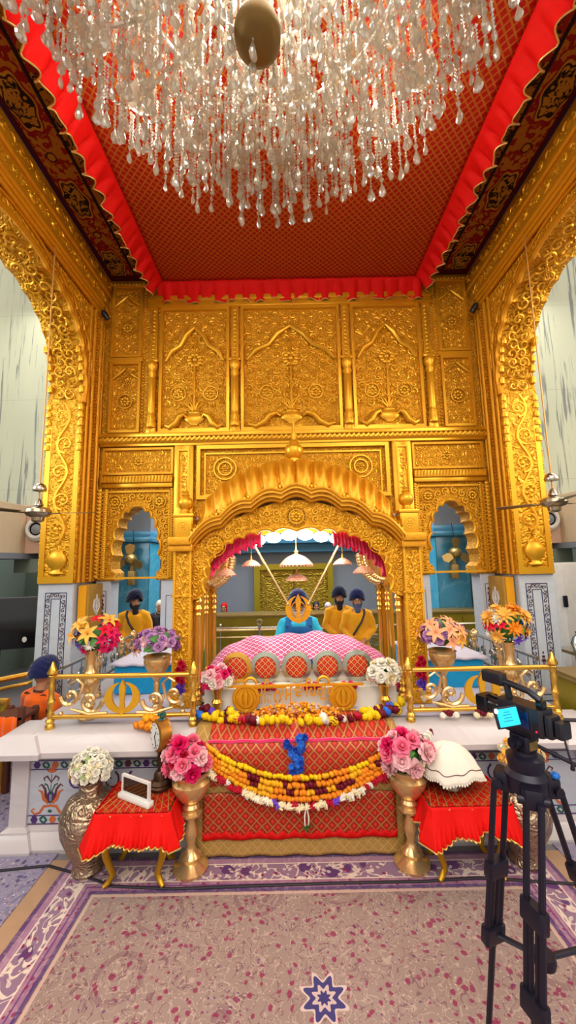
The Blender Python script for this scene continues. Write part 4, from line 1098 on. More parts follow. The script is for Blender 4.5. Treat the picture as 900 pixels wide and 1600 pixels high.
# ruffled frill under the front arch
def ruffle(path, drop, amp, waves, nv=5, flare=.3):
    # path: points; hangs in -Z with waves along Y
    b = MB(); n = len(path) * 4
    def fn(u, v):
        t = u * (len(path) - 1); i = min(int(t), len(path) - 2); f = t - i
        p = Vector(path[i]).lerp(Vector(path[i + 1]), f)
        w = math.sin(u * waves * 2 * PI) + .4 * math.sin(u * waves * 4.7 * PI + 1)
        return (p.x + .3 * amp * math.cos(u * waves * 2 * PI) * v, p.y - flare * drop * v + amp * w * v, p.z - drop * v * (1 + .12 * math.sin(u * waves * 3.3)))
    b.grid(fn, int(waves * 10), nv); return b
def arc(x): return 1.87 + .60 * max(0.0, 1 - (abs(x) / .9) ** 2.5) ** .4
pth = [(x, PF + .09, min(2.47, arc(x)) + .02) for x in [-.86 + .05 * i for i in range(11)]]
b = ruffle(pth, .15, .035, 14); tp('pink_frill', b, 'magenta_frill', 'pink ruffled frill').modifiers.new('t', 'SOLIDIFY').thickness = .006
pth = [(-x, y, z) for x, y, z in pth]
b = ruffle(pth, .15, .035, 14); tp('pink_frill', b, 'magenta_frill', 'pink ruffled frill').modifiers.new('t', 'SOLIDIFY').thickness = .006
# hanging parasols of honour
def chhatra(x, z, r, lab, tier=False, y=4.2, mat='brass_pale'):
    o = thing('hanging_parasol', lab, 'parasol', (x, y, z), 0, None)
    b = MB(); b.lathe([(0, .62 * r + .01), (.2 * r, .6 * r), (.5 * r, .48 * r), (.78 * r, .26 * r), (.95 * r, .06 * r), (1.0 * r, 0), (.97 * r, 0), (.75 * r, .22 * r), (.4 * r, .44 * r), (0, .56 * r)], 28, None, 0, 1, 1, .02, 14)
    for k in range(28): b.sphere((r * .98 * math.cos(k * PI / 14), r * .98 * math.sin(k * PI / 14), -.012 * r / .15), r * .06, 6, 4)
    part('dome', b, M['parasol'], o)
    b = MB(); b.lathe([(.16 * r, .6 * r), (.1 * r, .7 * r), (.14 * r, .78 * r), (.05 * r, .9 * r), (.02 * r, 1.1 * r), (0, 1.15 * r)], 12); part('finial', b, M['brass'], o)
    b = MB(); b.tube([(0, 0, 1.1 * r), (0, 0, 2.6 - z)], .004, 5); part('cord', b, M['brass'], o)
    if tier:
        b = MB(); b.tube([(0, 0, .5 * r), (0, 0, -.58 * r)], .006, 5); b.lathe([(0, .4 * r), (.35 * r, .34 * r), (.62 * r, .1 * r), (.68 * r, 0), (.6 * r, .08 * r), (0, .36 * r)], 24, T(0, 0, -.95 * r)); part('lower_tier', b, M['parasol'], o)
    return o
M['parasol'] = gold('parasol_rose_gold', '#f0b59a', .35, .5, 'floral', 3.0, .5)
chhatra(0, 2.12, .18, 'large rose gold parasol hanging over the reader, with a lower tier', True)
chhatra(-.49, 2.12, .10, 'small hanging parasol just left of the large one')
chhatra(.5, 2.12, .10, 'small hanging parasol just right of the large one')
chhatra(-.78, 2.02, .115, 'small hanging parasol at the left end, by the carved bracket', False, 4.3)
chhatra(.74, 2.02, .115, 'small hanging parasol at the right end, by the carved bracket', False, 4.3)
# crossed-blade emblem hung on two slanting rods
em = thing('hanging_emblem', 'large gold crossed-blade emblem hanging on two slanting rods before the turban', 'emblem', (.01, 4.22, 1.5))
b = MB(); khanda(b, 0, 0, .31, 0, .012, 1.12); b.tube([(.075 * math.cos(i * PI / 12), 0, .15 + .075 * math.sin(i * PI / 12)) for i in range(24)], .006, 6, closed=True); rosette(b, 0, .02, .04, -.012, 6, False); part('blades', b, M['gold_deep'], em)
for s in (-1, 1):
    b = MB(); b.tube([(s * .11, 0, .2), (s * .47, .02, .84)], .014, 8); b.tube([(s * .47, .02, .84), (s * .5, .02, 1.09)], .005, 6); b.sphere((s * .11, 0, .2), .02, 8, 6); part('rod', b, M['brass_pale'], em)

# ---------------------------------------------------------------- bedding, scripture mound and ritual pieces
bd = thing('scripture_bed', 'white cloth covered bed carrying the pink draped scripture', 'bed', (0, 0, .858))
b = MB(); b.grid(lambda u, v: (-.86 + 1.72 * u, 3.62 + (0.0 if v < .5 else (v - .5) * 1.5) + .012 * math.sin(u * 40) * (1 - v), .17 * min(1, v * 2) + .0), 60, 8); b.box(-.86, .86, 3.66, 4.4, 0, .165, b=.02); part('white_spread', b, M['white_cloth'], bd)
b = MB(); b.box(-.8, .8, 3.8, 4.4, .16, .27, b=.04); part('mattress', b, M['white_cloth'], bd)
mo = thing('draped_scripture', 'mound of pink and white brocade covering the open scripture', 'cloth', (0, 0, 1.12))
def mound(u, v):
    x = -.93 + 1.86 * u; q = max(0, 1 - (abs(x) / .94) ** 3.0) ** .6
    yv = 3.84 + .5 * v
    prof = math.sin(min(1, v * 1.5) * PI / 2) * (1 if v < .66 else math.cos((v - .66) / .34 * PI / 2) ** .5)
    z = -.13 * (1 - q) + (.02 + .26 * q) * prof + .014 * math.sin(x * 19 + v * 6) * q + .012 * math.sin(x * 7 - v * 9)
    return (x, yv, z)
b = MB(); b.grid(mound, 90, 30); part('brocade_cover', b, M['brocade_pink'], mo, solid=.008)
b = MB(); b.box(-.05, .13, 3.835, 3.85, .04, .10, b=.004); part('blue_tassel_cloth', b, M['blue_vest'], mo)
posn = ('leftmost', 'second from left', 'middle', 'second from right', 'rightmost')
for k, x in enumerate((-.59, -.32, -.03, .26, .54)):
    g = thing('ring_disc', ('gold toned' if k == 0 else 'polished steel') + ' ring with red brocade disc, %s of the five' % posn[k], 'ring', (x, 3.745, 1.035), 0)
    b = MB(); b.lathe([(.1, -.012), (.14, -.008), (.143, 0), (.14, .008), (.1, .012), (.096, 0), (.1, -.012)], 40, T(0, 0, .143) @ R('X', PI / 2)); part('ring', b, M['brass'] if k == 0 else M['steel_ring'], g)
    b = MB(); b.lathe([(0, .012), (.06, .018), (.1, .004), (.1, -.006), (0, -.006)], 30, T(0, .004, .143) @ R('X', PI / 2)); part('brocade_disc', b, M['brocade_disc'], g)
b = MB(); b.box(-.72, .72, 3.66, 3.78, 1.02, 1.035, b=.005)
# gold letter stand: two medallions and cut-out words
ls = thing('letter_stand', 'gold stand with cut-out words between two round emblems on the platform', 'stand', (0, 3.54, .858))
def text_mb(txt, size, depth, spacing=1.0):
    c = bpy.data.curves.new('t', 'FONT'); c.body = txt; c.size = size; c.extrude = depth; c.align_x = 'CENTER'; c.space_character = spacing; c.resolution_u = 3; c.offset = size * .004
    o = bpy.data.objects.new('t', c); COL.objects.link(o)
    dg = bpy.context.evaluated_depsgraph_get(); me = bpy.data.meshes.new_from_object(o.evaluated_get(dg))
    m = MB(); m.v = [tuple(v.co) for v in me.vertices]; m.f = [tuple(p.vertices) for p in me.polygons]; m.m = [0] * len(m.f)
    bpy.data.objects.remove(o); bpy.data.curves.remove(c); bpy.data.meshes.remove(me); return m
for word, xc, xw in (('\u0a38\u0a3f\u0a24\u0a28\u0a3e\u0a2e', -.235, .32), ('\u0a35\u0a3e\u0a3f\u0a39\u0a17\u0a41\u0a30\u0a42', .12, .36)):
    t = text_mb(word, .2, .008); xs_ = [v[0] for v in t.v] or [0, 1]; zs_ = [v[1] for v in t.v] or [0, 1]
    k = xw / (max(xs_) - min(xs_)); kz = .2 / (max(zs_) - min(zs_))
    mb = MB(); mb.join(t, T(xc - (max(xs_) + min(xs_)) / 2 * k, 0, .275 - max(zs_) * kz) @ S(k, 1, kz) @ R('X', PI / 2)); part('letters', mb, M['gold_deep'], ls, False)
b = MB(); b.box(-.64, -.06, -.012, .012, .208, .226); b.box(-.05, .55, -.012, .012, .208, .226); b.tube([(-.44 + .05 * math.cos(i * PI / 10), 0, .235 + .05 * math.sin(i * PI / 10)) for i in range(11)], .012, 6); b.tube([(.2 + .05 * math.cos(i * PI / 10), 0, .235 + .05 * math.sin(i * PI / 10)) for i in range(11)], .012, 6); part('top_bar', b, M['gold_deep'], ls)
for x in (-.48, .37):
    b = MB(); b.tube([(x + .105 * math.cos(i * PI / 16), 0, .115 + .105 * math.sin(i * PI / 16)) for i in range(32)], .016, 6, closed=True, up=(0, 1, 0), flat=.6); b.lathe([(.0, .004), (.1, .004), (.1, -.004), (0, -.004)], 24, T(x, .006, .115) @ R('X', PI / 2)); part('medallion', b, M['gold_deep'], ls)
    b = MB(); khanda(b, x, .035, .16, -.012, .006); part('emblem', b, M['gold'], ls)
    b = MB()
    for q in (-1, 0, 1): b.tube([(x, 0, .02), (x + q * .1, -.02 + abs(q) * .03, .0)], .008, 6)
    part('foot', b, M['gold_deep'], ls)
# pink velvet cushions
for s, nm in ((-1, 'left'), (1, 'right')):
    b = MB()
    def cush(u, v, s=s):
        a = u * 2 * PI; r = math.sin(v * PI); e = 4
        cx, sx_ = math.cos(a), math.sin(a)
        return (.12 * math.copysign(abs(cx) ** .55, cx) * r ** .5, .07 * math.cos(v * PI), .1 + .1 * math.copysign(abs(sx_) ** .55, sx_) * r ** .5)
    b.grid(lambda u, v: (cush(u, v)[0], cush(u, v)[1], cush(u, v)[2]), 32, 12, None, 0, True)
    o = thing('velvet_cushion', 'pink velvet cushion beside the %s front post' % nm, 'cushion', (s * .86, 3.86, .87 + .05))
    part('cushion', b, M['pink_velvet'], o)
    b = MB(); b.box(-.12, .12, -.08, .08, -.055, .0, b=.03); part('bolster_base', b, M['white_cloth'], o)
# ---------------------------------------------------------------- flowers
FC = {'pink': '#ee6f8e', 'hot': '#d3145a', 'crimson': '#b00a2c', 'red': '#d8102e', 'palepink': '#f0b6bb', 'peach': '#f0a87a', 'orange': '#f08a1a', 'amber': '#f5ab1c', 'yellow': '#f2c40c',
      'lilac': '#b583b4', 'mauve': '#9c5a94', 'white': '#e8e2d2', 'cream': '#e6d6b0', 'blue': '#2a6ad0', 'navyblue': '#123a9c', 'maroon': '#6a0a22', 'violet': '#6c44c0', 'softorange': '#f7b04c'}
FM = {}
def fm(k):
    if k not in FM: FM[k] = plain('petal_' + k, FC[k], .55, var=.22, nscale=38, spec=.25)
    return FM[k]
def petal(mb, a, tilt, L, w, curl, r0=0, z0=0, tip=.6, nu=4, nv=4):
    def fn(u, v):
        x = (u - .5) * w * (math.sin(PI * min(1, v * .8 + .15)) ** tip) * 2 * .8
        th = tilt + curl * v
        d = r0 + L * (math.sin(th) * v); h = z0 + L * (math.cos(th) * v)
        h += .25 * abs(u - .5) * w
        return (d * math.cos(a) - x * math.sin(a), d * math.sin(a) + x * math.cos(a), h)
    mb.grid(fn, nu, nv)
def rose_mb(seed=0):
    r = random.Random(seed); b = MB()
    b.lathe([(0, .2), (.12, .1), (.2, .5), (.15, .8), (.05, .86), (0, .8)], 8)
    for ring, (n, tilt, L, w, cu) in enumerate(((3, .06, .85, .45, .05), (4, .22, .9, .55, .25), (5, .45, .95, .62, .55), (6, .75, 1.0, .66, .8), (6, 1.1, 1.0, .66, .7))):
        for k in range(n): petal(b, 2 * PI * k / n + ring * .7 + r.uniform(-.15, .15), tilt + r.uniform(-.05, .05), L, w, cu, .05, .0)
    return b
def lily_mb(seed=0):
    b = MB()
    for k in range(6): petal(b, k * PI / 3, .5, 1.15, .3, .9, .02, 0, 1.0)
    for k in range(4): b.tube([(0, 0, .1), (.12 * math.cos(k * 1.6), .12 * math.sin(k * 1.6), .75)], .025, 4)
    return b
def daisy_mb(seed=0):
    b = MB()
    for ring in range(3):
        for k in range(9): petal(b, k * 2 * PI / 9 + ring * .35, 1.35 - ring * .42, 1.0 - ring * .2, .2, .3, .03, ring * .05, .8, 2, 3)
    b.sphere((0, 0, .18), (.2, .2, .14), 8, 5); return b
def marigold_mb(seed=0):
    r = random.Random(seed); b = MB(); seg, rings = 12, 9
    vs = []
    def fn(u, v):
        a = u * 2 * PI; t = -PI / 2 + PI * v
        rr = 1 + .16 * math.sin(a * 6 + v * 22) + .1 * math.sin(a * 3 - v * 31 + seed)
        return (rr * math.cos(t) * math.cos(a), rr * math.cos(t) * math.sin(a), .72 * rr * math.sin(t))
    b.grid(fn, 14, 9, None, 0, True); return b
def tuft_mb(seed=0):
    # floret of thin tubular petals, like a tuberose head
    b = MB()
    for k in range(7):
        a = k * 2 * PI / 7; b.tube([(0, 0, -.5), (.35 * math.cos(a), .35 * math.sin(a), .1), (.75 * math.cos(a), .75 * math.sin(a), .55)], [.22, .3, .12], 5)
    b.sphere((0, 0, 0), (.5, .5, .6), 8, 6); return b
def leaf_mb(seed=0):
    b = MB(); petal(b, 0, .7, 1.0, .34, .6, 0, 0, 1.0, 4, 5); return b
GEN = {'rose': rose_mb, 'lily': lily_mb, 'daisy': daisy_mb, 'marigold': marigold_mb, 'tuft': tuft_mb, 'leaf': leaf_mb}
FME = {}
def fmesh(kind, col):
    k = (kind, col)
    if k not in FME: FME[k] = GEN[kind](len(FME)).mesh(kind + '_' + col, M['green'] if col == 'leafgreen' else M['pale_green'] if col == 'leafpale' else fm(col), True, 60)
    return FME[k]
def fobj(kind, col, r, pos, nrm, parent, spin=0.0, nm=None):
    o = link(nm or kind, fmesh(kind, col), parent)
    q = Vector(nrm).to_track_quat('Z', 'Y').to_matrix().to_4x4()
    o.matrix_local = T(*pos) @ q @ R('Z', spin) @ S(r, r, r)
    return o
def bouquet(lab, loc, rad, spec, leaves=8, seed=1, stem=.12, lc='leafgreen', cat='flowers', nm='flower_bouquet', low=-.35):
    o = thing(nm, lab, cat, loc); rnd = random.Random(seed)
    items = []
    for kind, col, r, n, side in spec: items += [(kind, col, r, side)] * n
    N = len(items); order = list(range(N)); rnd.shuffle(order)
    used = []
    for i, (kind, col, r, side) in enumerate(items):
        best = None
        for _ in range(26):
            z = rnd.uniform(low, 1); a = rnd.uniform(0, 2 * PI); q = math.sqrt(max(0, 1 - z * z)); p = Vector((q * math.cos(a), q * math.sin(a) * .9, z))
            if p.y > .55: continue
            sc_ = min([(p - u).length for u in used], default=2)
            if side: sc_ += 1.1 * (p.x * side[0] + p.z * side[1])
            if best is None or sc_ > best[0]: best = (sc_, p)
        p = best[1]; used.append(p); k = rnd.uniform(.82, 1.0)
        pos = (p.x * rad[0] * k, p.y * rad[1] * k, p.z * rad[2] * k)
        fobj(kind, col, r * rnd.uniform(.88, 1.12), pos, (p.x + rnd.uniform(-.2, .2), p.y - .35, p.z + .3), o, rnd.uniform(0, 6))
    for i in range(leaves):
        a = rnd.uniform(0, 2 * PI); z = rnd.uniform(-.5, .7); q = math.sqrt(1 - z * z)
        fobj('leaf', lc, rad[0] * rnd.uniform(.45, .7), (q * math.cos(a) * rad[0] * .6, q * math.sin(a) * rad[1] * .6, z * rad[2] * .6), (q * math.cos(a), q * math.sin(a) - .3, z + .2), o, rnd.uniform(0, 6))
    b = MB()
    for k in range(5): b.tube([(.015 * math.cos(k * 1.3), .015 * math.sin(k * 1.3), -rad[2] - stem), (.3 * rad[0] * math.cos(k * 1.3), .3 * rad[1] * math.sin(k * 1.3), 0)], .006, 5)
    part('stem', b, M['green'], o)
    b = MB(); b.sphere((0, 0, -.15 * rad[2]), (rad[0] * .62, rad[1] * .62, rad[2] * .62), 10, 8); part('foliage', b, M['green'] if lc == 'leafgreen' else M['pale_green'], o)
    return o

# ---------------------------------------------------------------- vases
def vase(nm, lab, loc, prof, mat='brass', parts=(), cat='vase'):
    o = thing(nm, lab, cat, loc); b = MB(); b.lathe(prof, 32); part('body', b, M[mat], o)
    for pn, pr, pm in parts:
        b = MB(); b.lathe(pr, 32); part(pn, b, M[pm], o)
    return o
TALL = [(.085, 0), (.09, .015), (.06, .04), (.035, .07), (.05, .1), (.03, .13), (.05, .2), (.085, .27), (.09, .32), (.06, .37), (.04, .41), (.042, .46), (.05, .55), (.055, .56), (.045, .555), (.038, .46)]
GOB = [(.07, 0), (.075, .015), (.04, .035), (.025, .06), (.04, .09), (.022, .13), (.03, .22), (.022, .25), (.05, .3), (.10, .37), (.118, .43), (.115, .455), (.125, .47), (.118, .475), (.105, .45)]
for s, nm in ((-1, 'left'), (1, 'right')):
    vase('tall_vase', 'slender brass vase behind the railing at the %s end of the platform' % nm, (s * 1.83, 3.50, .858), TALL, 'brass_pale')
    vase('goblet_vase', 'brass goblet shaped vase behind the railing, beside the %s palanquin post' % nm, (s * 1.29, 3.62, .858), GOB, 'brass_pale')
bouquet('bouquet of magenta petals and amber lilies in the slender left vase', (-1.80, 3.50, 1.55), (.19, .14, .15),
        [('lily', 'softorange', .075, 7, (-.3, .5)), ('lily', 'hot', .06, 10, (.5, -.3)), ('lily', 'red', .06, 6, (.6, .2)), ('daisy', 'white', .05, 3, None), ('lily', 'violet', .05, 3, (-.5, -.6))], 7, 3, .03, low=-.9)
bouquet('lilac and pink roses with peach lilies in the left goblet vase', (-1.29, 3.60, 1.45), (.19, .14, .11),
        [('rose', 'lilac', .05, 13, None), ('rose', 'mauve', .045, 6, None), ('lily', 'peach', .07, 4, (-.6, -.5)), ('daisy', 'palepink', .04, 6, None)], 8, 5, -.05)
bouquet('peach lilies with lilac sprays in the right goblet vase', (1.29, 3.60, 1.47), (.19, .14, .13),
        [('lily', 'peach', .075, 9, None), ('lily', 'softorange', .07, 5, (.4, -.3)), ('daisy', 'mauve', .04, 9, None), ('rose', 'lilac', .04, 7, None)], 6, 8, -.05)
bouquet('orange daisies with red, white and blue petals in the slender right vase', (1.84, 3.50, 1.57), (.18, .14, .16),
        [('daisy', 'softorange', .08, 8, (0, .3)), ('daisy', 'orange', .07, 3, (.2, .4)), ('lily', 'red', .05, 7, (-.7, -.2)), ('daisy', 'white', .055, 5, (-.5, .1)), ('lily', 'blue', .055, 6, (.8, -.2)), ('lily', 'violet', .05, 3, (.6, -.5))], 9, 11, .03, low=-.8)
SMALL = [(.05, 0), (.055, .012), (.03, .03), (.045, .06), (.05, .09), (.032, .115), (.04, .16), (.055, .2), (.058, .205), (.045, .19)]
vase('small_vase', 'small brass vase on the platform by the left cushion', (-.735, 3.55, .858), SMALL, 'brass')
vase('small_vase', 'small brass vase on the platform by the right cushion', (.735, 3.55, .858), SMALL, 'brass')
bouquet('pink, red and white roses in the small left vase under the arch', (-.735, 3.54, 1.15), (.12, .1, .09), [('rose', 'palepink', .05, 5, None), ('rose', 'hot', .045, 5, None), ('rose', 'white', .05, 5, (-.2, -.4)), ('rose', 'pink', .042, 3, None)], 9, 21, -.05)
bouquet('cream white roses in the small right vase under the arch', (.735, 3.54, 1.16), (.12, .1, .1), [('rose', 'white', .058, 9, None), ('rose', 'cream', .055, 5, None), ('rose', 'palepink', .045, 2, (0, -.5))], 6, 22, -.05)
STAND = [(.12, 0), (.125, .02), (.08, .045), (.06, .06), (.075, .09), (.04, .12), (.028, .16), (.045, .22), (.045, .25), (.028, .32), (.03, .34), (.075, .355), (.08, .37), (.055, .385), (.062, .41), (.05, .43), (.10, .48), (.135, .55), (.138, .58), (.115, .60), (.12, .625), (.14, .635), (.142, .645), (.125, .65), (.105, .63)]
vase('vase_stand', 'tall brass pedestal vase on the carpet beside the left stool', (-.82, 3.02, .012), STAND, 'brass_pale')
vase('vase_stand', 'tall brass pedestal vase on the carpet beside the right stool', (.75, 3.02, .012), STAND, 'brass_pale')
bouquet('pink and crimson roses in the left pedestal vase', (-.85, 2.97, .755), (.14, .12, .12), [('rose', 'pink', .062, 7, None), ('rose', 'hot', .06, 5, None), ('rose', 'palepink', .055, 5, None), ('daisy', 'yellow', .035, 5, (.1, -.9)), ('rose', 'crimson', .045, 3, None)], 6, 31, -.06, low=-.55)
bouquet('large pink roses in the right pedestal vase', (.73, 2.97, .765), (.16, .12, .135), [('rose', 'palepink', .066, 8, None), ('rose', 'pink', .064, 5, None), ('rose', 'hot', .06, 3, (-.3, .5)), ('daisy', 'cream', .032, 6, (.6, -.7))], 7, 33, -.06, low=-.6)
URN = [(.10, 0), (.105, .02), (.095, .035), (.1, .08), (.14, .16), (.185, .26), (.197, .33), (.195, .39), (.18, .41), (.182, .42), (.155, .47), (.11, .495), (.085, .505), (.08, .515), (.08, .575), (.09, .585), (.105, .60), (.1, .605), (.075, .58)]
for s, nm in ((-1, 'left'), (1, 'right')):
    vase('silver_urn', 'large embossed silver urn on the carpet beside the %s stool' % nm, (s * 1.555, 3.03, .012), URN, 'silver_emb')
bouquet('white buds with an orange cluster in the left silver urn', (-1.545, 2.99, .70), (.135, .12, .115), [('rose', 'white', .032, 30, None), ('daisy', 'cream', .028, 10, None), ('daisy', 'softorange', .045, 8, (-1.6, -.4))], 16, 41, -.05, 'leafpale')
bouquet('small peach and cream flowers in the right silver urn', (1.56, 2.97, .72), (.14, .12, .13), [('daisy', 'softorange', .034, 16, (-.4, .2)), ('rose', 'cream', .034, 20, None), ('daisy', 'white', .03, 12, None)], 10, 43, -.05, 'leafpale')

# ---------------------------------------------------------------- drapes on the front of the platform
def zc(y):  # platform front profile height under the cloth
    return .866 if y > 3.27 else .866 - (3.27 - y) * .66
b = MB()
def drape(x0, x1, zlow, off, wav, n=60):
    path = [(3.5, .866), (3.36, .866), (3.28, .864), (3.2, .825), (3.125, .78), (3.105, .74), (3.10, .66)] + [(3.10, .66 - (.66 - zlow) * i / 8) for i in range(1, 9)]
    mb = MB()
    def fn(u, v):
        t = v * (len(path) - 1); i = min(int(t), len(path) - 2); f = t - i
        y = path[i][0] * (1 - f) + path[i + 1][0] * f; z = path[i][1] * (1 - f) + path[i + 1][1] * f
        x = x0 + (x1 - x0) * u
        return (x, y - off - wav * max(0, (v - .4)) * math.sin(x * 23), z + off * .6)
    mb.grid(fn, n, 56); return mb
o = part('altar_cloth', drape(-.84, .74, .03, 0, .012), M['brocade_tan'], None, True, solid=.004); tag(o, 'tan gold brocade cloth hanging over the platform front below the throne', 'cloth')
lc = thing('red_brocade', 'lower red diamond brocade panel hung near the floor on the tan cloth', 'cloth', (0, 3.085, .15))
b = MB(); b.grid(lambda u, v: (-.75 + 1.42 * u, -.010 * math.sin((u * 1.42 - .75) * 23) * .8, .31 * (1 - v)), 60, 10); part('panel', b, M['brocade_front'], lc, solid=.006)
b = MB(); b.grid(lambda u, v: (-.75 + 1.42 * u, -.007 - .010 * math.sin((u * 1.42 - .75) * 23) * .8, .002 + v * (.03 + .03 * abs((u * 17) % 1 - .5) * 2)), 170, 2); part('red_hem', b, M['red_cloth'], lc, solid=.003)
rc = thing('brocade_runner', 'red diamond brocade runner over the platform edge above the garlands', 'cloth', (0, 0, .03))
b = drape(-.72, .68, .50, .012, .008)
for i, v in enumerate(b.v): b.v[i] = (v[0], v[1], v[2] - .03)
part('runner', b, M['brocade_red'], rc, solid=.004)
b = MB(); b.tube([(-.72 + 1.4 * k / 40, 3.118, .775 + .004 * math.sin(k)) for k in range(41)], .012, 6); part('pink_edge', b, M['pink_velvet'], rc)

# ---------------------------------------------------------------- garlands
def garland(lab, pts, spacing, r, pat, kind='marigold', group=None, nm='flower_garland', cat='garland', jit=.25, wrap=0.0, rows=1):
    L = [0.0]
    for a, c in zip(pts, pts[1:]): L.append(L[-1] + (Vector(c) - Vector(a)).length)
    n = int(L[-1] / spacing); o = thing(nm, lab, cat, pts[0]); base = Vector(pts[0])
    if group: o['group'] = group
    rnd = random.Random(n + len(lab))
    for i in range(n + 1):
        d = i * L[-1] / n; k = max(j for j in range(len(L)) if L[j] <= d + 1e-9); k = min(k, len(pts) - 2)
        f = (d - L[k]) / max(1e-9, L[k + 1] - L[k]); p = Vector(pts[k]).lerp(Vector(pts[k + 1]), f) - base
        t = Vector(pts[k + 1]) - Vector(pts[k])
        col = pat(i, i / n)
        rr = r * rnd.uniform(1 - jit * .6, 1 + jit * .6)
        fobj(kind, col, rr, p + Vector((rnd.uniform(-1, 1), rnd.uniform(-1, 0), rnd.uniform(-1, 1))) * r * jit, t + Vector((rnd.uniform(-.3, .3),) * 3), o, rnd.uniform(0, 6), 'flower')
    b = MB(); b.tube([Vector(p) - base for p in pts], .004, 5); part('string', b, M['green'], o)
    return o
def swag(xl, xr, ytop, ze, zl, yf=3.045, n=44, pw=2.0):
    out = []
    xm = (xl + xr) / 2
    for i in range(n + 1):
        x = xl + (xr - xl) * i / n; k = abs(x - xm) / ((xr - xl) / 2)
        z = zl + (ze - zl) * k ** pw
        y = yf + (max(0, z - .72) / .14) * .06
        out.append((x, y, z))
    return out
rp = random.Random(3)
def mix_pat(seed, cols, run):
    r = random.Random(seed); seq = []
    while len(seq) < 200: seq += [r.choice(cols)] * r.randint(*run)
    return lambda i, t: seq[i]
garland('topmost orange and yellow marigold string swagged across the front', swag(-.72, .70, 3.1, .80, .585, 3.035), .03, .022, mix_pat(1, ['orange', 'amber', 'amber', 'yellow', 'orange'], (2, 5)), 'marigold')
garland('second marigold string with maroon flowers, below the topmost one', swag(-.80, .77, 3.1, .82, .535, 3.03), .03, .023, mix_pat(2, ['maroon', 'orange', 'orange', 'maroon', 'amber'], (1, 3)), 'marigold')
garland('third marigold string, orange broken by dark maroon, just above the lowest orange one', swag(-.84, .81, 3.1, .83, .49, 3.03), .03, .023, mix_pat(4, ['orange', 'amber', 'maroon', 'orange', 'orange'], (2, 4)), 'marigold')
garland('lowest all orange marigold string, next to the white garland', swag(-.88, .85, 3.1, .84, .445, 3.03), .03, .023, mix_pat(6, ['orange', 'amber', 'orange'], (2, 6)), 'marigold')
def white_pat(i, t):
    if t < .1 or t > .9: return ['white', 'white', 'maroon', 'white'][i % 4]
    if .2 < t < .3 or .72 < t < .8: return 'crimson' if (i % 7) else 'white'
    if .42 < t < .60: return 'crimson' if (i % 5 < 2) else 'cream'
    if abs(t - .41) < .012 or abs(t - .615) < .012: return 'violet'
    return 'cream' if i % 3 else 'white'
garland('outermost thick white garland with maroon and violet bands, swagged lowest', swag(-1.0, .96, 3.1, .875, .40, 3.02, pw=1.8), .026, .037, white_pat, 'tuft')
def clutter(lab, pts, seq, r, kind='marigold', nm='flower_garland', cat='garland', sp=.04): return garland(lab, pts, sp, r, lambda i, t: seq[int(t * (len(seq) - 1e-6))], kind, None, nm, cat, .5)
clutter('yellow and maroon flower garland lying along the platform edge, left half', [(-.9, 3.40, .91), (-.8, 3.34, .90), (-.66, 3.31, .90), (-.5, 3.27, .90), (-.3, 3.25, .90), (-.1, 3.24, .90)],
        ['maroon', 'blue', 'yellow', 'yellow', 'yellow', 'maroon', 'yellow', 'crimson', 'maroon', 'white', 'yellow', 'yellow', 'yellow', 'yellow'], .034, sp=.033)
clutter('yellow and maroon flower garland lying along the platform edge, right half', [(.0, 3.24, .90), (.2, 3.25, .90), (.36, 3.27, .90), (.5, 3.30, .90), (.66, 3.34, .91), (.82, 3.40, .92)],
        ['yellow', 'yellow', 'yellow', 'white', 'yellow', 'maroon', 'white', 'maroon', 'crimson', 'yellow', 'yellow', 'yellow', 'maroon', 'blue', 'maroon', 'yellow'], .034, sp=.033)
clutter('second left row of yellow and maroon flowers behind the edge garland', [(-.86, 3.48, .93), (-.72, 3.42, .92), (-.55, 3.36, .91)], ['maroon', 'maroon', 'violet', 'yellow', 'yellow', 'maroon', 'yellow'], .034, sp=.04)
clutter('second right row of yellow and maroon flowers behind the edge garland', [(.52, 3.36, .91), (.68, 3.42, .92), (.84, 3.48, .93)], ['yellow', 'maroon', 'yellow', 'maroon', 'violet', 'blue', 'yellow'], .034, sp=.04)
# heap of small orange petals before the letters: uncountable
hp = MB(); r_ = random.Random(5); mg = marigold_mb(1)
for k in range(420):
    x = r_.uniform(-.40, .32); y = r_.uniform(3.28, 3.5); hgt = .02 + .09 * max(0, 1 - ((x + .04) / .4) ** 2) * max(0, 1 - abs((y - 3.41) / .14) ** 1.5)
    z = .868 + r_.uniform(0, 1) * hgt; q = r_.uniform(.009, .015)
    hp.join(mg, T(x, y, z) @ R('X', r_.uniform(0, 3)) @ S(q, q, q), r_.choice((0, 0, 1, 1, 2)))
o = link('petal_heap', hp.mesh('petal_heap', [fm('orange'), fm('amber'), fm('peach')], True, 60)); tag(o, 'heap of small orange petals in front of the gold letters', 'petals', None, 'stuff')
# blue blossom bunch over the edge
bb = thing('blue_bouquet', 'bunch of deep blue flowers hanging over the red runner', 'flowers', (-.06, 3.08, .80))
rr = random.Random(9)
for k in range(34):
    t = k / 33; z = .06 - .25 * t; w = (.095 if t < .35 else .05) * (1 - .3 * t); x = rr.uniform(-w, w)
    if t < .35 and abs(x) < .02: x += .04
    fobj('daisy', 'navyblue' if k % 3 else 'blue', .03, (x, -.02 - rr.uniform(0, .035), z), (x * 3, -1, .2), bb, rr.uniform(0, 6), 'flower')
# green and white tassel under the swags
ts = thing('leaf_tassel', 'small green leaf tassel on white threads under the white garland', 'tassel', (.01, 3.02, .25))
b = MB()
for q in (-1, 1): b.tube([(q * .004, 0, .14), (q * .015, -.005, .08), (q * .012, 0, .02)], .005, 5)
part('thread', b, fm('white'), ts)
for k in range(9): fobj('leaf', 'leafgreen', .05, (0, -.005, .02), (math.cos(k * .7), -.6, -.6 + .1 * (k % 3)), ts, k)
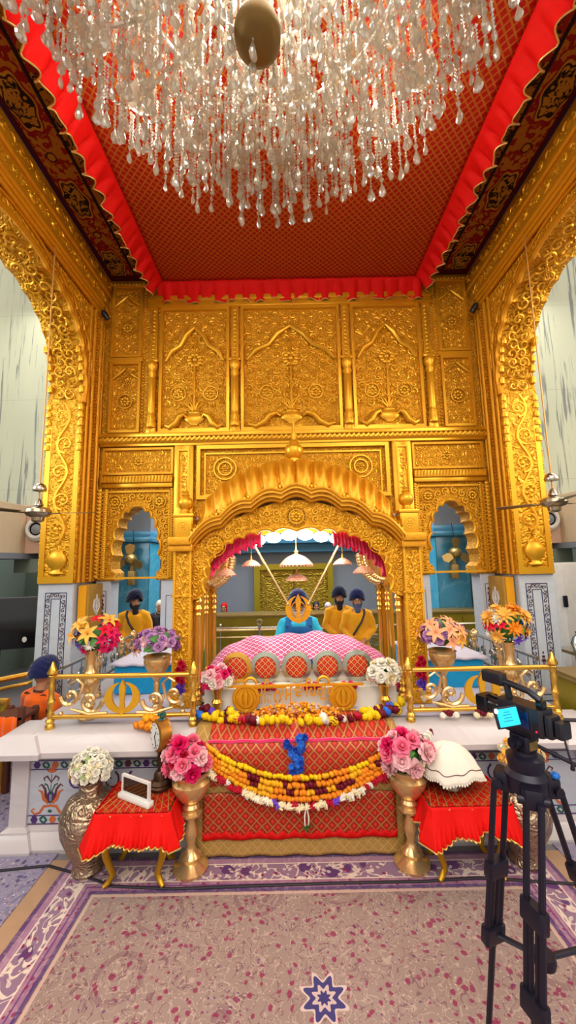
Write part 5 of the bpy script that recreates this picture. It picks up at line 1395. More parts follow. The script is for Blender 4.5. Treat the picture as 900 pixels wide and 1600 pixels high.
# orange bunch left of the post, flowers on the right ledge, post posies
clutter('loose bunch of orange marigolds on the platform left of the throne', [(-1.32, 3.26, .885), (-1.2, 3.22, .885), (-1.08, 3.24, .89), (-1.1, 3.30, .90), (-1.28, 3.31, .91)], ['orange', 'amber', 'orange', 'orange', 'amber'], .03, sp=.032, nm='marigold_bunch', cat='flowers')
for k, (x, y, c1, c2, lb) in enumerate(((1.2, 3.31, 'maroon', 'white', 'small maroon and white flower posy on the platform right of the throne'), (1.47, 3.3, 'maroon', 'cream', 'maroon and cream flower posy on the platform nearest the video camera'))):
    o = thing('flower_posy', lb, 'flowers', (x, y, .87))
    for i in range(7): fobj('marigold', c1 if i % 2 else c2, .026, ((i - 3) * .018, .012 * (i % 3), .02 + .016 * (i % 2)), (0, -1, .6), o, i, 'flower')
for s, nm, x in ((-1, 'left', -1.0), (1, 'right', 1.02)):
    o = thing('rose_string', 'short string of maroon roses tied to the %s front post' % nm, 'flowers', (x + s * .07, 3.62, 1.0)); 
    for i in range(10): fobj('rose', 'crimson' if i < 7 else 'violet', .034, (.02 * math.sin(i * 2.2), -.02, .26 - i * .026), (math.sin(i * 2), -1, .2), o, i, 'flower')
    b = MB(); b.tube([(0, 0, .3), (0, 0, 0)], .006, 5); part('string', b, M['green'], o)
    for i in range(6): fobj('tuft', 'white', .024, (.01 * (i % 2), 0, 0.0 - i * .02), (0, -.3, 1), o, i, 'flower')
for x, lb in ((-.30, 'dark pink flower cluster below the second ring'), (-.06 + .16, 'dark pink flower cluster below the middle ring'), (.42, 'dark pink flower cluster below the rightmost ring')):
    o = thing('flower_cluster', lb, 'flowers', (x, 3.63, 1.03))
    for i in range(5): fobj('rose', 'hot', .03, ((i - 2) * .03, -.02, .01 + .012 * (i % 2)), (0, -1, .5), o, i, 'flower')

# ---------------------------------------------------------------- stools with red cloths
def stool(nm, cx, cy, w, d, h):
    o = thing('low_stool', 'low stool with curved gold legs under the %s red cloth' % nm, 'stool', (cx, cy, .012))
    b = MB(); b.box(-w / 2, w / 2, -d / 2, d / 2, h - .06, h, b=.01); part('top', b, M['wood'], o)
    for sx in (-1, 1):
        for sy in (-1, 1):
            b = MB(); x, y = sx * (w / 2 - .04), sy * (d / 2 - .04)
            b.tube([(x, y, h - .05), (x + sx * .035, y + sy * .03, h * .72), (x + sx * .02, y + sy * .015, h * .4), (x - sx * .02, y - sy * .01, h * .15), (x + sx * .005, y, .03), (x + sx * .03, y + sy * .02, .014)], [.035, .034, .024, .02, .02, .014], 10); part('leg', b, M['brass_yellow'], o)
    return o
M['brass_yellow'] = plain('brass_yellow', '#c29320', .35, .7)
def red_cover(nm, cx, cy, w, d, h, drop, lab, gap=None):
    o = thing('red_cover', lab, 'cloth', (cx, cy, h))
    b = MB(); b.box(-w / 2, w / 2, -d / 2, d / 2, .0, .012, b=.004); part('top_panel', b, M['cover_top'], o)
    per = 2 * (w + d); segs = []
    def edge(t):
        p = t * per
        if p < w: return (-w / 2 + p, -d / 2, 0, -1)
        p -= w
        if p < d: return (w / 2, -d / 2 + p, 1, 0)
        p -= d
        if p < w: return (w / 2 - p, d / 2, 0, 1)
        p -= w; return (-w / 2, d / 2 - p, -1, 0)
    def sk(u, v):
        x, y, nx, ny = edge(u % 1.0)
        wv = math.sin(u * 2 * PI * 22) * .22 + math.sin(u * 2 * PI * 9 + 1) * .55
        fl = .015 + (.05 + .03 * wv) * v ** 1.2
        cxn = x / (w / 2); cyn = y / (d / 2); cor = max(0, abs(cxn) + abs(cyn) - 1.55) * .07 * v
        dz = drop * (1 + .12 * math.sin(u * 2 * PI * 7)) + max(0, abs(cxn) + abs(cyn) - 1.6) * .09
        if gap is not None:
            g = max(0, 1 - abs(x - gap) / .07) if ny == -1 else 0; dz *= 1 - .38 * g
        f2 = .012 * math.sin(u * 2 * PI * 60) * max(0, v - .5) * 2
        return (x + nx * (fl + f2 * .5) + math.copysign(cor, x), y + ny * (fl + f2) + math.copysign(cor, y) * .6, .008 - dz * v)
    b = MB(); b.grid(sk, 420, 12, None, 0, True); part('skirt', b, M['red_bright'], o, solid=.004)
    b = MB(); b.tube([sk(i / 420, 1.0) for i in range(420)], .006, 5, closed=True); part('gold_hem', b, M['gold_trim'], o)
    b = MB()
    for k in range(7):
        x = -w / 2 + (k + .5) * w / 7
        b.tube([(x - .025, -d / 2 - .008, .0), (x, -d / 2 - .012, -.022), (x + .025, -d / 2 - .008, .0)], .005, 5); b.sphere((x, -d / 2 - .012, -.008), .01, 6, 4)
    for k in range(11): b.tube([(-w / 2 + k * w / 10, -d / 2, .014), (-w / 2 + k * w / 10 + .1 - .2 * (k / 10), d / 2, .014)], .003, 4)
    part('gold_embroidery', b, M['gold_trim'], o)
    return o
M['cover_top'] = brocade('cover_top', '#c01408', '#cc5a28', '#d02010', .06, 'xy', .3, .1, .1)
stool('left', -1.16, 2.98, .42, .30, .495); stool('right', 1.10, 2.98, .46, .30, .495)
red_cover('left', -1.16, 2.975, .48, .36, .508, .175, 'bright red frilled cloth with gold hem on the left stool')
red_cover('right', 1.10, 2.975, .53, .36, .508, .175, 'bright red frilled cloth with gold hem on the right stool', .07)
# brass clock figure on the left stool
ck = thing('table_clock', 'antique brass drum clock on a figured stand on the left stool', 'clock', (-1.06, 3.06, .524), math.radians(-52))
b = MB(); b.lathe([(.075, 0), (.08, .02), (.07, .03), (.072, .04), (.05, .06), (.045, .1), (.03, .12)], 24); part('base', b, M['bronze'], ck)
b = MB(); b.tube([(0, 0, .1), (.01, 0, .15), (-.01, 0, .2), (.01, 0, .25)], [.03, .022, .028, .022], 10)
for q in (-1, 1): b.tube([(q * .03, 0, .11), (q * .06, 0, .17), (q * .045, 0, .23), (q * .025, 0, .27)], .009, 6)
part('stand', b, M['bronze'], ck)
b = MB(); b.lathe([(.0, -.045), (.1, -.045), (.11, -.04), (.112, -.03), (.112, .035), (.1, .045), (0, .045)], 32, T(0, 0, .365) @ R('X', PI / 2)); dm = part('drum', b, M['brass_aged'], ck)
b = MB(); b.lathe([(0, .003), (.09, .003), (.09, 0), (0, 0)], 32, T(0, -.046, .365) @ R('X', PI / 2)); part('dial', b, M['white_paint'], dm)
b = MB()
for a, L in ((.6, .05), (2.6, .072)): b.tube([(0, -.052, .365), (math.sin(a) * L, -.052, .365 + math.cos(a) * L)], .003, 4)
for k in range(12): b.sphere((.078 * math.sin(k * PI / 6), -.05, .365 + .078 * math.cos(k * PI / 6)), .0045, 5, 4)
part('hands', b, M['black'], dm)
b = MB(); b.lathe([(.03, .475), (.012, .49), (.0, .5)], 10)
for k in range(6): b.sphere((.02 * math.cos(k), .02 * math.sin(k), .5 + .006 * (k % 3)), .014, 6, 4)
part('green_crest', b, M['inlay_green'], ck)
# little white framed plaque
pq = thing('framed_plaque', 'white framed dark glass plaque standing before the clock on the left stool', 'plaque', (-1.18, 2.90, .524), math.radians(-28))
b = MB(); b.box(-.155, .155, -.03, .03, 0, .028, b=.01); part('base', b, M['white_paint'], pq)
b = MB(); frame(b, -.135, .135, .028, .15, .014, -.008, .012); fr_ = part('frame', b, M['white_paint'], pq)
b = MB(); b.box(-.122, .122, -.002, .004, .04, .138); part('glass', b, M['plaque_glass'], fr_)
# covered bowl on the right stool
bw = thing('silver_bowl', 'silver footed bowl hidden under a white cloth on the right stool', 'bowl', (1.05, 3.0, .524))
b = MB(); b.lathe([(.075, 0), (.08, .01), (.06, .03), (.055, .045), (.1, .06), (.16, .085), (.185, .115), (.18, .12), (.14, .10), (0, .09)], 32); part('body', b, M['silver'], bw)
wc = thing('bowl_cover', 'white cotton cloth with a dark stitched border draped over the bowl', 'cloth', (1.05, 3.0, .635))
def cov(u, v):
    a = u * 2 * PI; sq = 1 / max(abs(math.cos(a - .3)), abs(math.sin(a - .3))); r = v * (.205 + .03 * (sq - 1) * 2.2)
    z = .165 * max(0, 1 - (v * .98) ** 2.2) ** .8 - .03 * v ** 3 * (1 + 2.2 * (sq - 1)) + .010 * math.sin(a * 5) * v + .006 * math.sin(a * 11 + 1) * v
    x = r * math.cos(a) * 1.05; return (x - .02 * (1 - v), r * math.sin(a) * .9, z + .02)
b = MB(); b.grid(cov, 96, 24, None, 0, True); part('cloth', b, M['white_cloth'], wc, solid=.006)
b = MB(); b.tube([tuple(Vector(cov(i / 96, .9)) + Vector((0, 0, .005))) for i in range(96)], .004, 4, closed=True); part('stitched_line', b, M['inlay_plum'], wc)
b = MB()
for i in range(70): b.sphere(tuple(Vector(cov(i / 70, 1.0)) + Vector((0, 0, -.002))), .008, 5, 4)
part('lace_edge', b, M['white_cloth'], wc)
# ---------------------------------------------------------------- red canopy under the ceiling
cp = thing('canopy_cloth', 'quilted red canopy cloth with scarlet frill stretched under the ceiling', 'canopy', (0, 3.0, 6.1))
CX, CY0, CY1 = 1.78, -1.9, 1.93
b = MB(); b.grid(lambda u, v: (-CX + 2 * CX * u, CY0 + (CY1 - CY0) * v, .03 * math.sin(PI * u) * math.sin(PI * v) * -1 + .004 * math.sin(u * 60)), 60, 60); part('quilt', b, M['chandoa'], cp, solid=.01)
def frill(a, c, out, drop, flare, amp, waves, nv=7):
    a = Vector(a); c = Vector(c); L = (c - a); t = L.normalized(); out = Vector(out); mb = MB()
    def fn(u, v):
        w = math.sin(u * waves * 2 * PI) + .45 * math.sin(u * waves * 3.7 * PI + 2)
        p = a + L * u + out * (flare * v ** .8 + amp * w * v) + t * (amp * .8 * math.cos(u * waves * 2 * PI) * v)
        return p + Vector((0, 0, -drop * (v ** 1.15) * (1 + .10 * math.sin(u * waves * 2.6 + 1))))
    mb.grid(fn, int(waves * 9), nv); return mb, fn
for nm, a, c, o_, fl, wv, dr in (('l', (-CX, CY0, 0), (-CX, CY1, 0), (-1, 0, 0), .17, 22, .2), ('r', (CX, CY0, 0), (CX, CY1, 0), (1, 0, 0), .17, 22, .2), ('b', (-CX - .1, CY1, 0), (CX + .1, CY1, 0), (0, 1, 0), .10, 20, .26)):
    fb, fn = frill(a, c, o_, dr, fl, .035, wv)
    p = part('frill', fb, M['red_bright'], cp, True, 70, solid=.006)
    b = MB(); b.tube([fn(i / 400, 1.0) for i in range(401)], .007, 5); part('gold_edge', b, M['gold_trim'], p)
# small dark spot lamps in the back corners
for s, nm in ((-1, 'left'), (1, 'right')):
    o = thing('spot_lamp', 'small dark spot lamp high in the back %s corner' % nm, 'lamp', (s * 2.55, 4.9, 5.58))
    b = MB(); b.lathe([(.0, -.07), (.035, -.065), (.04, .02), (.02, .06), (0, .065)], 14, R('Y', s * .5) @ R('X', .5)); part('housing', b, M['black'], o)
    b = MB(); b.tube([(0, 0, .05), (s * .04, .05, .12), (s * .05, .1, .3)], .012, 6); part('bracket', b, M['brass_dull'], o)

# ---------------------------------------------------------------- crystal chandelier
def mk_crystal():
    t = NT('crystal_glass'); t.set(t.mix(t.noise(30, None, 1), '#cdbfa2', '#f2ead8'), .06, 0, 1.0)
    tr = t.n('ShaderNodeBsdfTransparent'); tr.inputs[0].default_value = (.96, .94, .9, 1)
    gl = t.n('ShaderNodeBsdfGlossy'); gl.inputs['Roughness'].default_value = .04
    tl = t.n('ShaderNodeBsdfTranslucent'); tl.inputs[0].default_value = (.95, .9, .8, 1)
    m0 = t.n('ShaderNodeMixShader'); m0.inputs[0].default_value = .4; t.put(m0.inputs[1], t.b.outputs[0]); t.put(m0.inputs[2], tl.outputs[0])
    m1 = t.n('ShaderNodeMixShader'); m1.inputs[0].default_value = .35; t.put(m1.inputs[1], m0.outputs[0]); t.put(m1.inputs[2], gl.outputs[0])
    m2 = t.n('ShaderNodeMixShader'); m2.inputs[0].default_value = .66; t.put(m2.inputs[1], tr.outputs[0]); t.put(m2.inputs[2], m1.outputs[0])
    t.put(t.out.inputs[0], m2.outputs[0]); return t.mat
M['crystal'] = mk_crystal()
CHX, CHY = -.13, 1.54
chn = thing('chandelier', 'huge tiered crystal chandelier hanging from the red canopy', 'chandelier', (CHX, CHY, 6.1))
def octa(mb, z, r, h, x=0, y=0):
    mb.add([(x + r, y, z), (x, y + r, z), (x - r, y, z), (x, y - r, z), (x, y, z + h), (x, y, z - h)], [(0, 1, 4), (1, 2, 4), (2, 3, 4), (3, 0, 4), (1, 0, 5), (2, 1, 5), (3, 2, 5), (0, 3, 5)])
def strand(L, big=1.0, fancy=0):
    mb = MB(); z = 0; k = 0
    while z > -L + .1:
        h = .013 if k % 4 else .019; octa(mb, z - h, h * .8, h); z -= h * 2; k += 1
    if fancy: octa(mb, z - .03, .02 * big, .03); z -= .06
    mb.lathe([(.003, z + .005), (.010 * big, z - .015), (.022 * big, z - .05 * big), (.031 * big, z - .08 * big), (.028 * big, z - .10 * big), (.012 * big, z - .118 * big), (0, z - .12 * big)], 8, None, 0, 1, .62)
    return mb
SV = ((.31, .86, 0), (.37, .94, 1), (.27, .78, 0), (.43, .98, 0), (.35, .72, 1), (.23, .92, 0))
variants = [strand(l, bg, f).mesh('strand', M['crystal'], False) for l, bg, f in SV]
vlen = [.30, .36, .26, .42, .34, .22]
vmb = [strand(l, bg, f) for l, bg, f in SV]
rc_ = random.Random(17); spots = []
def put(r, a, ztop, v): spots.append((r * math.cos(a), r * math.sin(a), ztop, v, rc_.uniform(0, 3)))
tiers = ((1.20, 5.36, 20), (.90, 5.62, 14), (.56, 5.84, 9), (1.1, 5.86, 18))
for r, z, n in tiers:
    for k in range(n):
        a = 2 * PI * k / n + r
        for q in range(5):
            aa = q * 2 * PI / 5; x = r * math.cos(a) + .085 * math.cos(aa); y = r * math.sin(a) + .085 * math.sin(aa)
            spots.append((x, y, z - .02, rc_.randrange(6), rc_.uniform(0, 3)))
for r, z, n in ((1.31, 5.36, 60), (1.08, 5.42, 40), (.94, 5.34, 44), (.78, 5.36, 40), (.64, 5.28, 34), (.48, 5.3, 28), (.34, 5.22, 20), (.22, 5.2, 12), (.75, 5.78, 30), (.5, 5.95, 20), (1.0, 5.85, 30), (1.24, 5.58, 56), (1.12, 5.66, 50), (.98, 5.6, 46), (.84, 5.56, 40), (.7, 5.56, 36), (.55, 5.54, 30), (.4, 5.5, 22), (.28, 5.5, 16), (1.2, 5.85, 50), (.9, 5.95, 40), (.65, 5.98, 34), (.35, 5.8, 20), (1.17, 5.36, 46), (.86, 5.3, 40), (.56, 5.26, 30), (.14, 5.16, 8), (.25, 5.02, 12), (1.29, 5.34, 64), (1.22, 5.42, 64), (1.04, 5.38, 60), (.9, 5.36, 54), (.72, 5.34, 40), (.5, 5.28, 30), (1.14, 5.32, 56)):
    for k in range(n): put(r, 2 * PI * (k + rc_.uniform(-.2, .2)) / n, z + rc_.uniform(-.03, .03), rc_.randrange(6))
def vis(s): return -(s[1] + .25 * abs(s[0]) - .6 * (s[2] - 5.2))
spots.sort(key=vis)
rest = MB()
for i, (x, y, z, v, sp) in enumerate(spots):
    if i < 100:
        o = link('crystal_strand', variants[v], chn, (x, y, z - 6.1)); o.rotation_euler = (0, 0, sp)
    else: rest.join(vmb[v], T(x, y, z - 6.1) @ R('Z', sp))
o = part('crystal_curtain', rest, M['crystal'], chn, False); o['kind'] = 'stuff'
b = MB(); b.lathe([(.05, 0), (.14, -.02), (.16, -.05), (.06, -.08), (.04, -.2), (.09, -.28), (.12, -.36), (.05, -.44), (.05, -.6), (.1, -.68), (.13, -.76), (.06, -.84), (.05, -.95)], 16); part('glass_column', b, M['crystal'], chn)
b = MB(); b.lathe([(.03, -.9), (.03, -1.1), (.11, -1.13), (.125, -1.17), (.12, -1.22), (.08, -1.26), (.02, -1.275), (0, -1.278)], 28, T(-.06, .15, 0)); part('brass_boss', b, M['boss'], chn)
for r, z, n in tiers:
    b = MB(); b.tube([(r * .62 * math.cos(i * PI / 24), r * .62 * math.sin(i * PI / 24), z - 6.1 - .06) for i in range(48)], .012, 6, closed=True); part('hoop', b, M['crystal'], chn)
    am = MB(); pts = [(.05, 0, -.1), (r * .3, 0, -.16), (r * .6, 0, -.12), (r * .85, 0, .0), (r * .97, 0, -.03), (r, 0, -.0)]
    sm = []
    for i in range(len(pts) - 1):
        for k in range(4): sm.append(tuple(pts[i][j] * (1 - k / 4) + pts[i + 1][j] * k / 4 for j in range(3)))
    am.tube(sm + [pts[-1]], .013, 6)
    am.lathe([(.012, 0), (.05, .01), (.10, .03), (.105, .036), (.05, .022), (.02, .03), (.02, .06)], 14, T(r, 0, 0)); ame = am.mesh('arm', M['crystal'], True)
    cm = MB(); cm.lathe([(.014, .05), (.016, .13), (.0, .13)], 8, T(r, 0, 0)); cme = cm.mesh('candle', M['candle'], True)
    bm_ = MB(); bm_.lathe([(.006, .13), (.016, .145), (.014, .165), (.004, .19), (0, .195)], 8, T(r, 0, 0)); bme = bm_.mesh('bulb', M['bulb'], True)
    for k in range(n):
        a = 2 * PI * k / n + r
        o = link('glass_arm', ame, chn, (0, 0, z - 6.1), a)
        o = link('candle_lamp', cme, chn, (0, 0, z - 6.1), a); link('bulb', bme, o)
        # bead festoon to the next cup
        a2 = 2 * PI * (k + 1) / n + r; fb = MB()
        for q in range(15):
            t = q / 14; aa = a + (a2 - a) * t; octa(fb, -.02 - .16 * math.sin(PI * t), .012, .014, r * math.cos(aa), r * math.sin(aa))
        o = part('bead_festoon', fb, M['crystal'], chn, False, loc=(0, 0, z - 6.1))

# ---------------------------------------------------------------- ceiling fans on long rods
for s, nm in ((-1, 'left'), (1, 'right')):
    f = thing('ceiling_fan', 'steel ceiling fan hanging on a long rod in front of the %s pier' % nm, 'fan', (s * 2.55, 3.76, 2.68))
    b = MB(); b.tube([(0, 0, .1), (0, 0, 2.93)], .007, 8); part('rod', b, M['rod_copper'], f)
    b = MB(); b.lathe([(.02, .3), (.05, .28), (.065, .24), (.06, .22), (.02, .215)], 16); b.lathe([(.012, .14), (.03, .12), (.045, .07), (.02, .06)], 14); part('canopy_cup', b, M['silver'], f)
    b = MB(); b.lathe([(.02, .065), (.09, .05), (.115, .03), (.12, .0), (.1, -.03), (.06, -.045), (.055, -.08), (.03, -.095), (0, -.1)], 24); part('motor', b, M['fan_steel'], f)
    for k in range(3):
        a = k * 2 * PI / 3 + (0.06 if s < 0 else .25)
        b = MB(); b.box(.09, .2, -.02, .02, -.012, -.004); b.prism([(.18, -.045), (.5, -.06), (.52, -.03), (.52, .05), (.18, .04)], -.006, .0, None, 0, 'xy')
        o = part('blade', b, M['fan_blade'], f); o.matrix_local = R('Z', a) @ R('X', .16)
# ---------------------------------------------------------------- people
def head_into(mb, c, k=1.0, Mx=None):
    Mx = (Mx or T(*c)) @ S(k, k, k)
    for p, r in (((0, .012, .02), (.074, .094, .1)), ((0, -.02, -.05), (.056, .068, .065)), ((0, -.062, -.085), (.028, .026, .02)), ((0, -.096, -.018), (.014, .02, .02)), ((0, -.086, .006), (.009, .016, .03)), ((0, -.078, .03), (.05, .02, .012)),
                 ((-.04, -.066, -.022), (.022, .022, .02)), ((.04, -.066, -.022), (.022, .022, .02)), ((0, -.086, -.057), (.024, .012, .006)), ((0, -.083, -.068), (.02, .012, .007)), ((-.077, .012, -.005), (.01, .018, .03)), ((.077, .012, -.005), (.01, .018, .03))):
        mb.sphere(p, r, 12, 8, Mx)
def hand_into(mb, w, d, up, side):
    # palm, four unequal bent fingers and a thumb leaving the palm's side; d = finger direction, up = back of hand
    d = Vector(d).normalized(); up = Vector(up).normalized(); sd = d.cross(up).normalized() * side; w = Vector(w)
    mat = Matrix((( sd.x, d.x, up.x, w.x), (sd.y, d.y, up.y, w.y), (sd.z, d.z, up.z, w.z), (0, 0, 0, 1)))
    mb.sphere((0, .045, 0), (.04, .055, .018), 12, 8, mat)
    for k, (x, L) in enumerate(((-.028, .066), (-.010, .076), (.009, .072), (.027, .056))):
        mb.tube([(x, .07, 0), (x * 1.05, .09 + L * .35, -.006), (x * 1.05, .09 + L * .7, -.024), (x, .09 + L * .85, -.046)], [.0105, .010, .009, .0075], 8, M=mat)
    mb.tube([(-.03, .02, -.004), (-.052, .045, -.012), (-.05, .075, -.022)], [.0125, .011, .0085], 8, M=mat)
def turban(par, c, mat, tilt=0.0, big=1.0, Mx=None):
    b = MB()
    def fn(u, v):
        a = u * 2 * PI; t = -.25 + v * (PI / 2 + .25)
        fr = max(0, -math.sin(a)); rr = 1.0 + .035 * math.sin(v * 30 + 5 * abs(math.cos(a)) * 2.2)
        x = .118 * math.cos(t) ** .8 * math.cos(a) * rr if math.cos(t) > 0 else 0
        y = .135 * max(0, math.cos(t)) ** .8 * math.sin(a) * rr + .012
        z = .055 + .135 * math.sin(t) + .03 * fr * math.cos(t) - .028 * (1 - fr) * math.cos(t)
        # the front rises to a wedge over the brow
        if v < .35: z += .05 * (1 - v / .35) * max(0, 1 - abs(math.cos(a)) * 2.2) * (1 if math.sin(a) < 0 else 0)
        return (x, y, z)
    b.grid(fn, 48, 26, None, 0, True); b.sphere((0, .012, .09), (.09, .105, .085), 14, 8)
    mt = (Mx or T(*c)) @ S(big, big, big); b.v = [tuple(mt @ Vector(v)) for v in b.v]
    return part('turban', b, mat, par)
def beard(par, c, mat, L=.12, Mx=None):
    b = MB()
    b.sphere((0, -.05, -.085), (.062, .055, .05), 14, 8); b.sphere((0, -.06, -.105 - L * .25), (.05, .045, .04 + L * .35), 14, 8)
    for s in (-1, 1):
        b.sphere((s * .062, -.02, -.045), (.018, .04, .05), 8, 6); b.tube([(0, -.1, -.044), (s * .025, -.098, -.05), (s * .045, -.08, -.064)], [.008, .009, .005], 6)
    m = fuse(b, .009, 3); r = random.Random(3)
    m.v = [(v[0] + .003 * math.sin(v[2] * 160 + v[0] * 90), v[1] + .003 * math.sin(v[2] * 140 + v[0] * 200), v[2]) for v in m.v]
    mt = Mx or T(*c); m.v = [tuple(mt @ Vector(v)) for v in m.v]
    return part('beard', m, mat, par)
def eyes(par, Mx):
    for s in (-1, 1):
        b = MB(); b.sphere((s * .032, -.079, .008), (.0125, .008, .0075), 10, 6, Mx); e = part('eye', b, M['eye'], par)
        b = MB(); b.sphere((s * .032, -.086, .008), (.0055, .003, .0055), 8, 5, Mx); part('pupil', b, M['black'], e)
        b = MB(); b.tube([(s * .015, -.092, .026), (s * .034, -.092, .033), (s * .052, -.078, .028)], [.004, .0045, .002], 5, M=Mx); part('eyebrow', b, M['beard'], par)
def man(lab, loc, rz, pose, kurta, turb, brd, skin='skin', scale=1.0, yaw=0.0, nod=0.0, sash=None, vest=None, hair=None, sheet=None):
    o = thing('person', lab, 'person', loc, rz); o.scale = (scale,) * 3
    J = {}
    if pose == 'stand':
        P0 = .93; J.update(elb=(.25, .0, 1.13), wri=(.07, -.19, .97), hip=(.09, 0, .9), kne=(.1, -.02, .5), ank=(.1, .02, .08), toe=(.12, -.14, .035)); seat = 0
    elif pose == 'kneel':
        P0 = .36; J.update(elb=(.27, -.03, .54), wri=(.14, -.24, .50), hip=(.1, 0, .33), kne=(.14, -.38, .11), ank=(.1, .02, .07), toe=(.1, .14, .05))
    elif pose == 'cross':
        P0 = .14; J.update(elb=(.27, -.04, .36), wri=(.1, -.3, .30), hip=(.1, 0, .12), kne=(.34, -.22, .12), ank=(.06, -.34, .07), toe=(-.06, -.36, .06))
    else:
        P0 = .52; J.update(elb=(.25, -.03, .72), wri=(.14, -.26, .62), hip=(.1, -.02, .5), kne=(.12, -.42, .48), ank=(.12, -.40, .09), toe=(.12, -.54, .04))
    sh = P0 + .47; ne = P0 + .53; hc = P0 + .655
    Hm = T(0, -.02 - .03 * nod, hc) @ R('Z', yaw) @ R('X', nod)
    b = MB()
    b.tube([(0, 0, P0 - .06), (0, 0, P0 + .08), (0, 0, P0 + .25), (0, 0, P0 + .4), (0, 0, sh + .02)], [.13, .125, .13, .14, .09], 14, up=(0, 1, 0), flat=.72)
    b.tube([(0, .01, sh - .02), (0, 0, ne), (0, -.015, hc - .03)], [.07, .055, .055], 12)
    head_into(b, None, 1.0, Hm)
    for s in (-1, 1):
        e, w_, h, k, a, t = [Vector((J[q][0] * s, J[q][1], J[q][2])) for q in ('elb', 'wri', 'hip', 'kne', 'ank', 'toe')]
        S_ = Vector((s * .175, 0, sh - .03))
        b.tube([(s * .07, 0, sh), S_, S_.lerp(e, .5), e, e.lerp(w_, .4), w_], [.06, .062, .05, .042, .042, .028], 10)
        b.tube([h, h.lerp(k, .5), k, k.lerp(a, .35), a], [.085, .078, .058, .055, .036], 10); b.tube([a, a.lerp(t, .5), t], [.038, .042, .026], 8)
        hd = (w_ - e).normalized()
        hand_into(b, w_, (hd + Vector((-s * .35, 0, -.25))), (0, -.4, .9), -s)
    m = fuse(b, .0085, 3, .4); part('body', m, M[skin], o)
    # tunic
    b = MB(); lo = .42 if pose == 'stand' else (P0 - .10)
    if pose == 'stand':
        b.tube([(0, 0, lo), (0, 0, .7), (0, 0, P0), (0, 0, P0 + .2), (0, 0, P0 + .36), (0, 0, sh - .02), (0, 0, sh + .035)], [.24, .215, .175, .165, .175, .165, .07], 20, up=(0, 1, 0), flat=.74)
    else:
        b.tube([(0, 0, lo), (0, 0, P0), (0, 0, P0 + .2), (0, 0, P0 + .36), (0, 0, sh - .02), (0, 0, sh + .035)], [.2, .19, .175, .175, .165, .07], 20, up=(0, 1, 0), flat=.78)
        for s in (-1, 1):
            h, k, a = [Vector((J[q][0] * s, J[q][1], J[q][2])) for q in ('hip', 'kne', 'ank')]
            b.tube([h, h.lerp(k, .5), k, k.lerp(a, .6)], [.115, .105, .085, .08], 12)
    for s in (-1, 1):
        e, w_ = [Vector((J[q][0] * s, J[q][1], J[q][2])) for q in ('elb', 'wri')]
        S_ = Vector((s * .18, 0, sh - .035))
        b.tube([(s * .08, 0, sh), S_, S_.lerp(e, .5), e, e.lerp(w_, .5), e.lerp(w_, .88)], [.075, .078, .068, .06, .056, .05], 12)
    m = fuse(b, .013, 5)
    m.v = [(v[0] + .005 * math.sin(v[2] * 31 + v[1] * 22), v[1] + .006 * math.sin(v[0] * 34 + v[2] * 16), v[2]) for v in m.v]
    part('tunic', m, M[kurta], o)
    b = MB(); b.tube([(.072 * math.cos(i * PI / 10), .062 * math.sin(i * PI / 10) - .004, sh + .035 + .012 * math.sin(i * PI / 10)) for i in range(20)], .014, 6, closed=True); part('collar', b, M[vest or kurta], o)
    if pose == 'stand':
        for s in (-1, 1):
            b = MB(); b.tube([(s * .1, 0, .46), (s * .1, 0, .3), (s * .1, .01, .1)], [.085, .078, .062], 12); part('trouser_leg', b, M['white_cloth'], o)
    if vest:
        b = MB()
        for s in (-1, 1):
            def fv(u, v, s=s):
                a = (-.5 + u * .62) * PI; z = P0 + .02 + v * (.40 - .0); rr = .188
                return (s * abs(rr * math.cos(a)) * (1 - .2 * max(0, v - .8) * 5 * .5), rr * .84 * math.sin(a) if True else 0, z)
            b.grid(fv, 14, 8)
            b.tube([(s * .11, -.1, sh - .06), (s * .12, -.04, sh + .02), (s * .12, .06, sh + .0)], [.05, .05, .05], 8, flat=.5)
        part('waistcoat', b, M[vest], o, solid=.012)
    if sash:
        b = MB()
        pts = [(.11 * 1, -.03, sh + .05), (.1, -.11, sh - .02), (.05, -.155, P0 + .34), (-.03, -.15, P0 + .22), (-.11, -.135, P0 + .1), (-.17, -.06, P0 + .02), (-.17, .06, P0 + .04), (-.06, .15, P0 + .22), (.06, .15, P0 + .38), (.11, .06, sh + .03)]
        b.tube([(p[0] * sash, p[1], p[2]) for p in pts], .017, 6, closed=True, flat=.5); part('shoulder_strap', b, M['black_strap'], o)
    if turb: turban(o, None, M[turb], 0, 1.12, Hm)
    if hair:
        b = MB(); b.sphere((0, .02, .03), (.085, .1, .1), 14, 8, Hm); b.sphere((0, .04, -.06), (.08, .07, .1), 12, 8, Hm); part('head_scarf', b, M[hair], o)
    if brd: beard(o, None, M[brd], .15 if brd == 'beard' else .10, Hm)
    eyes(o, Hm)
    return o
man('bearded man in yellow tunic with crossed strap, hands clasped, seen through the left arch', (-2.57, 6.3, .0), .18, 'stand', 'yellow_kurta', 'black_turban', 'beard', scale=.985, yaw=.5, sash=-1)
man('man in yellow tunic with grey beard and black strap standing in front behind the throne', (.99, 6.25, 0), -.1, 'stand', 'yellow_kurta', 'navy', 'beard_grey', scale=.955, sash=1)
man('black bearded man in yellow standing half hidden behind the grey bearded man', (.74, 6.55, 0), .1, 'stand', 'yellow_kurta', 'black_turban', 'beard', scale=.97, yaw=-.1)
rd = man('reader in turquoise tunic and blue waistcoat sitting head bowed behind the scripture', (.02, 4.72, .87), 0, 'cross', 'teal_kurta', 'navy', 'beard_white', scale=.96, nod=.3, vest='blue_vest')
man('man in orange tunic and dark blue turban crouching beside the left platform edge', (-2.74, 4.28, .0), math.radians(158), 'kneel', 'orange_kurta', 'navy', None, scale=.98, nod=.12, vest='wood')
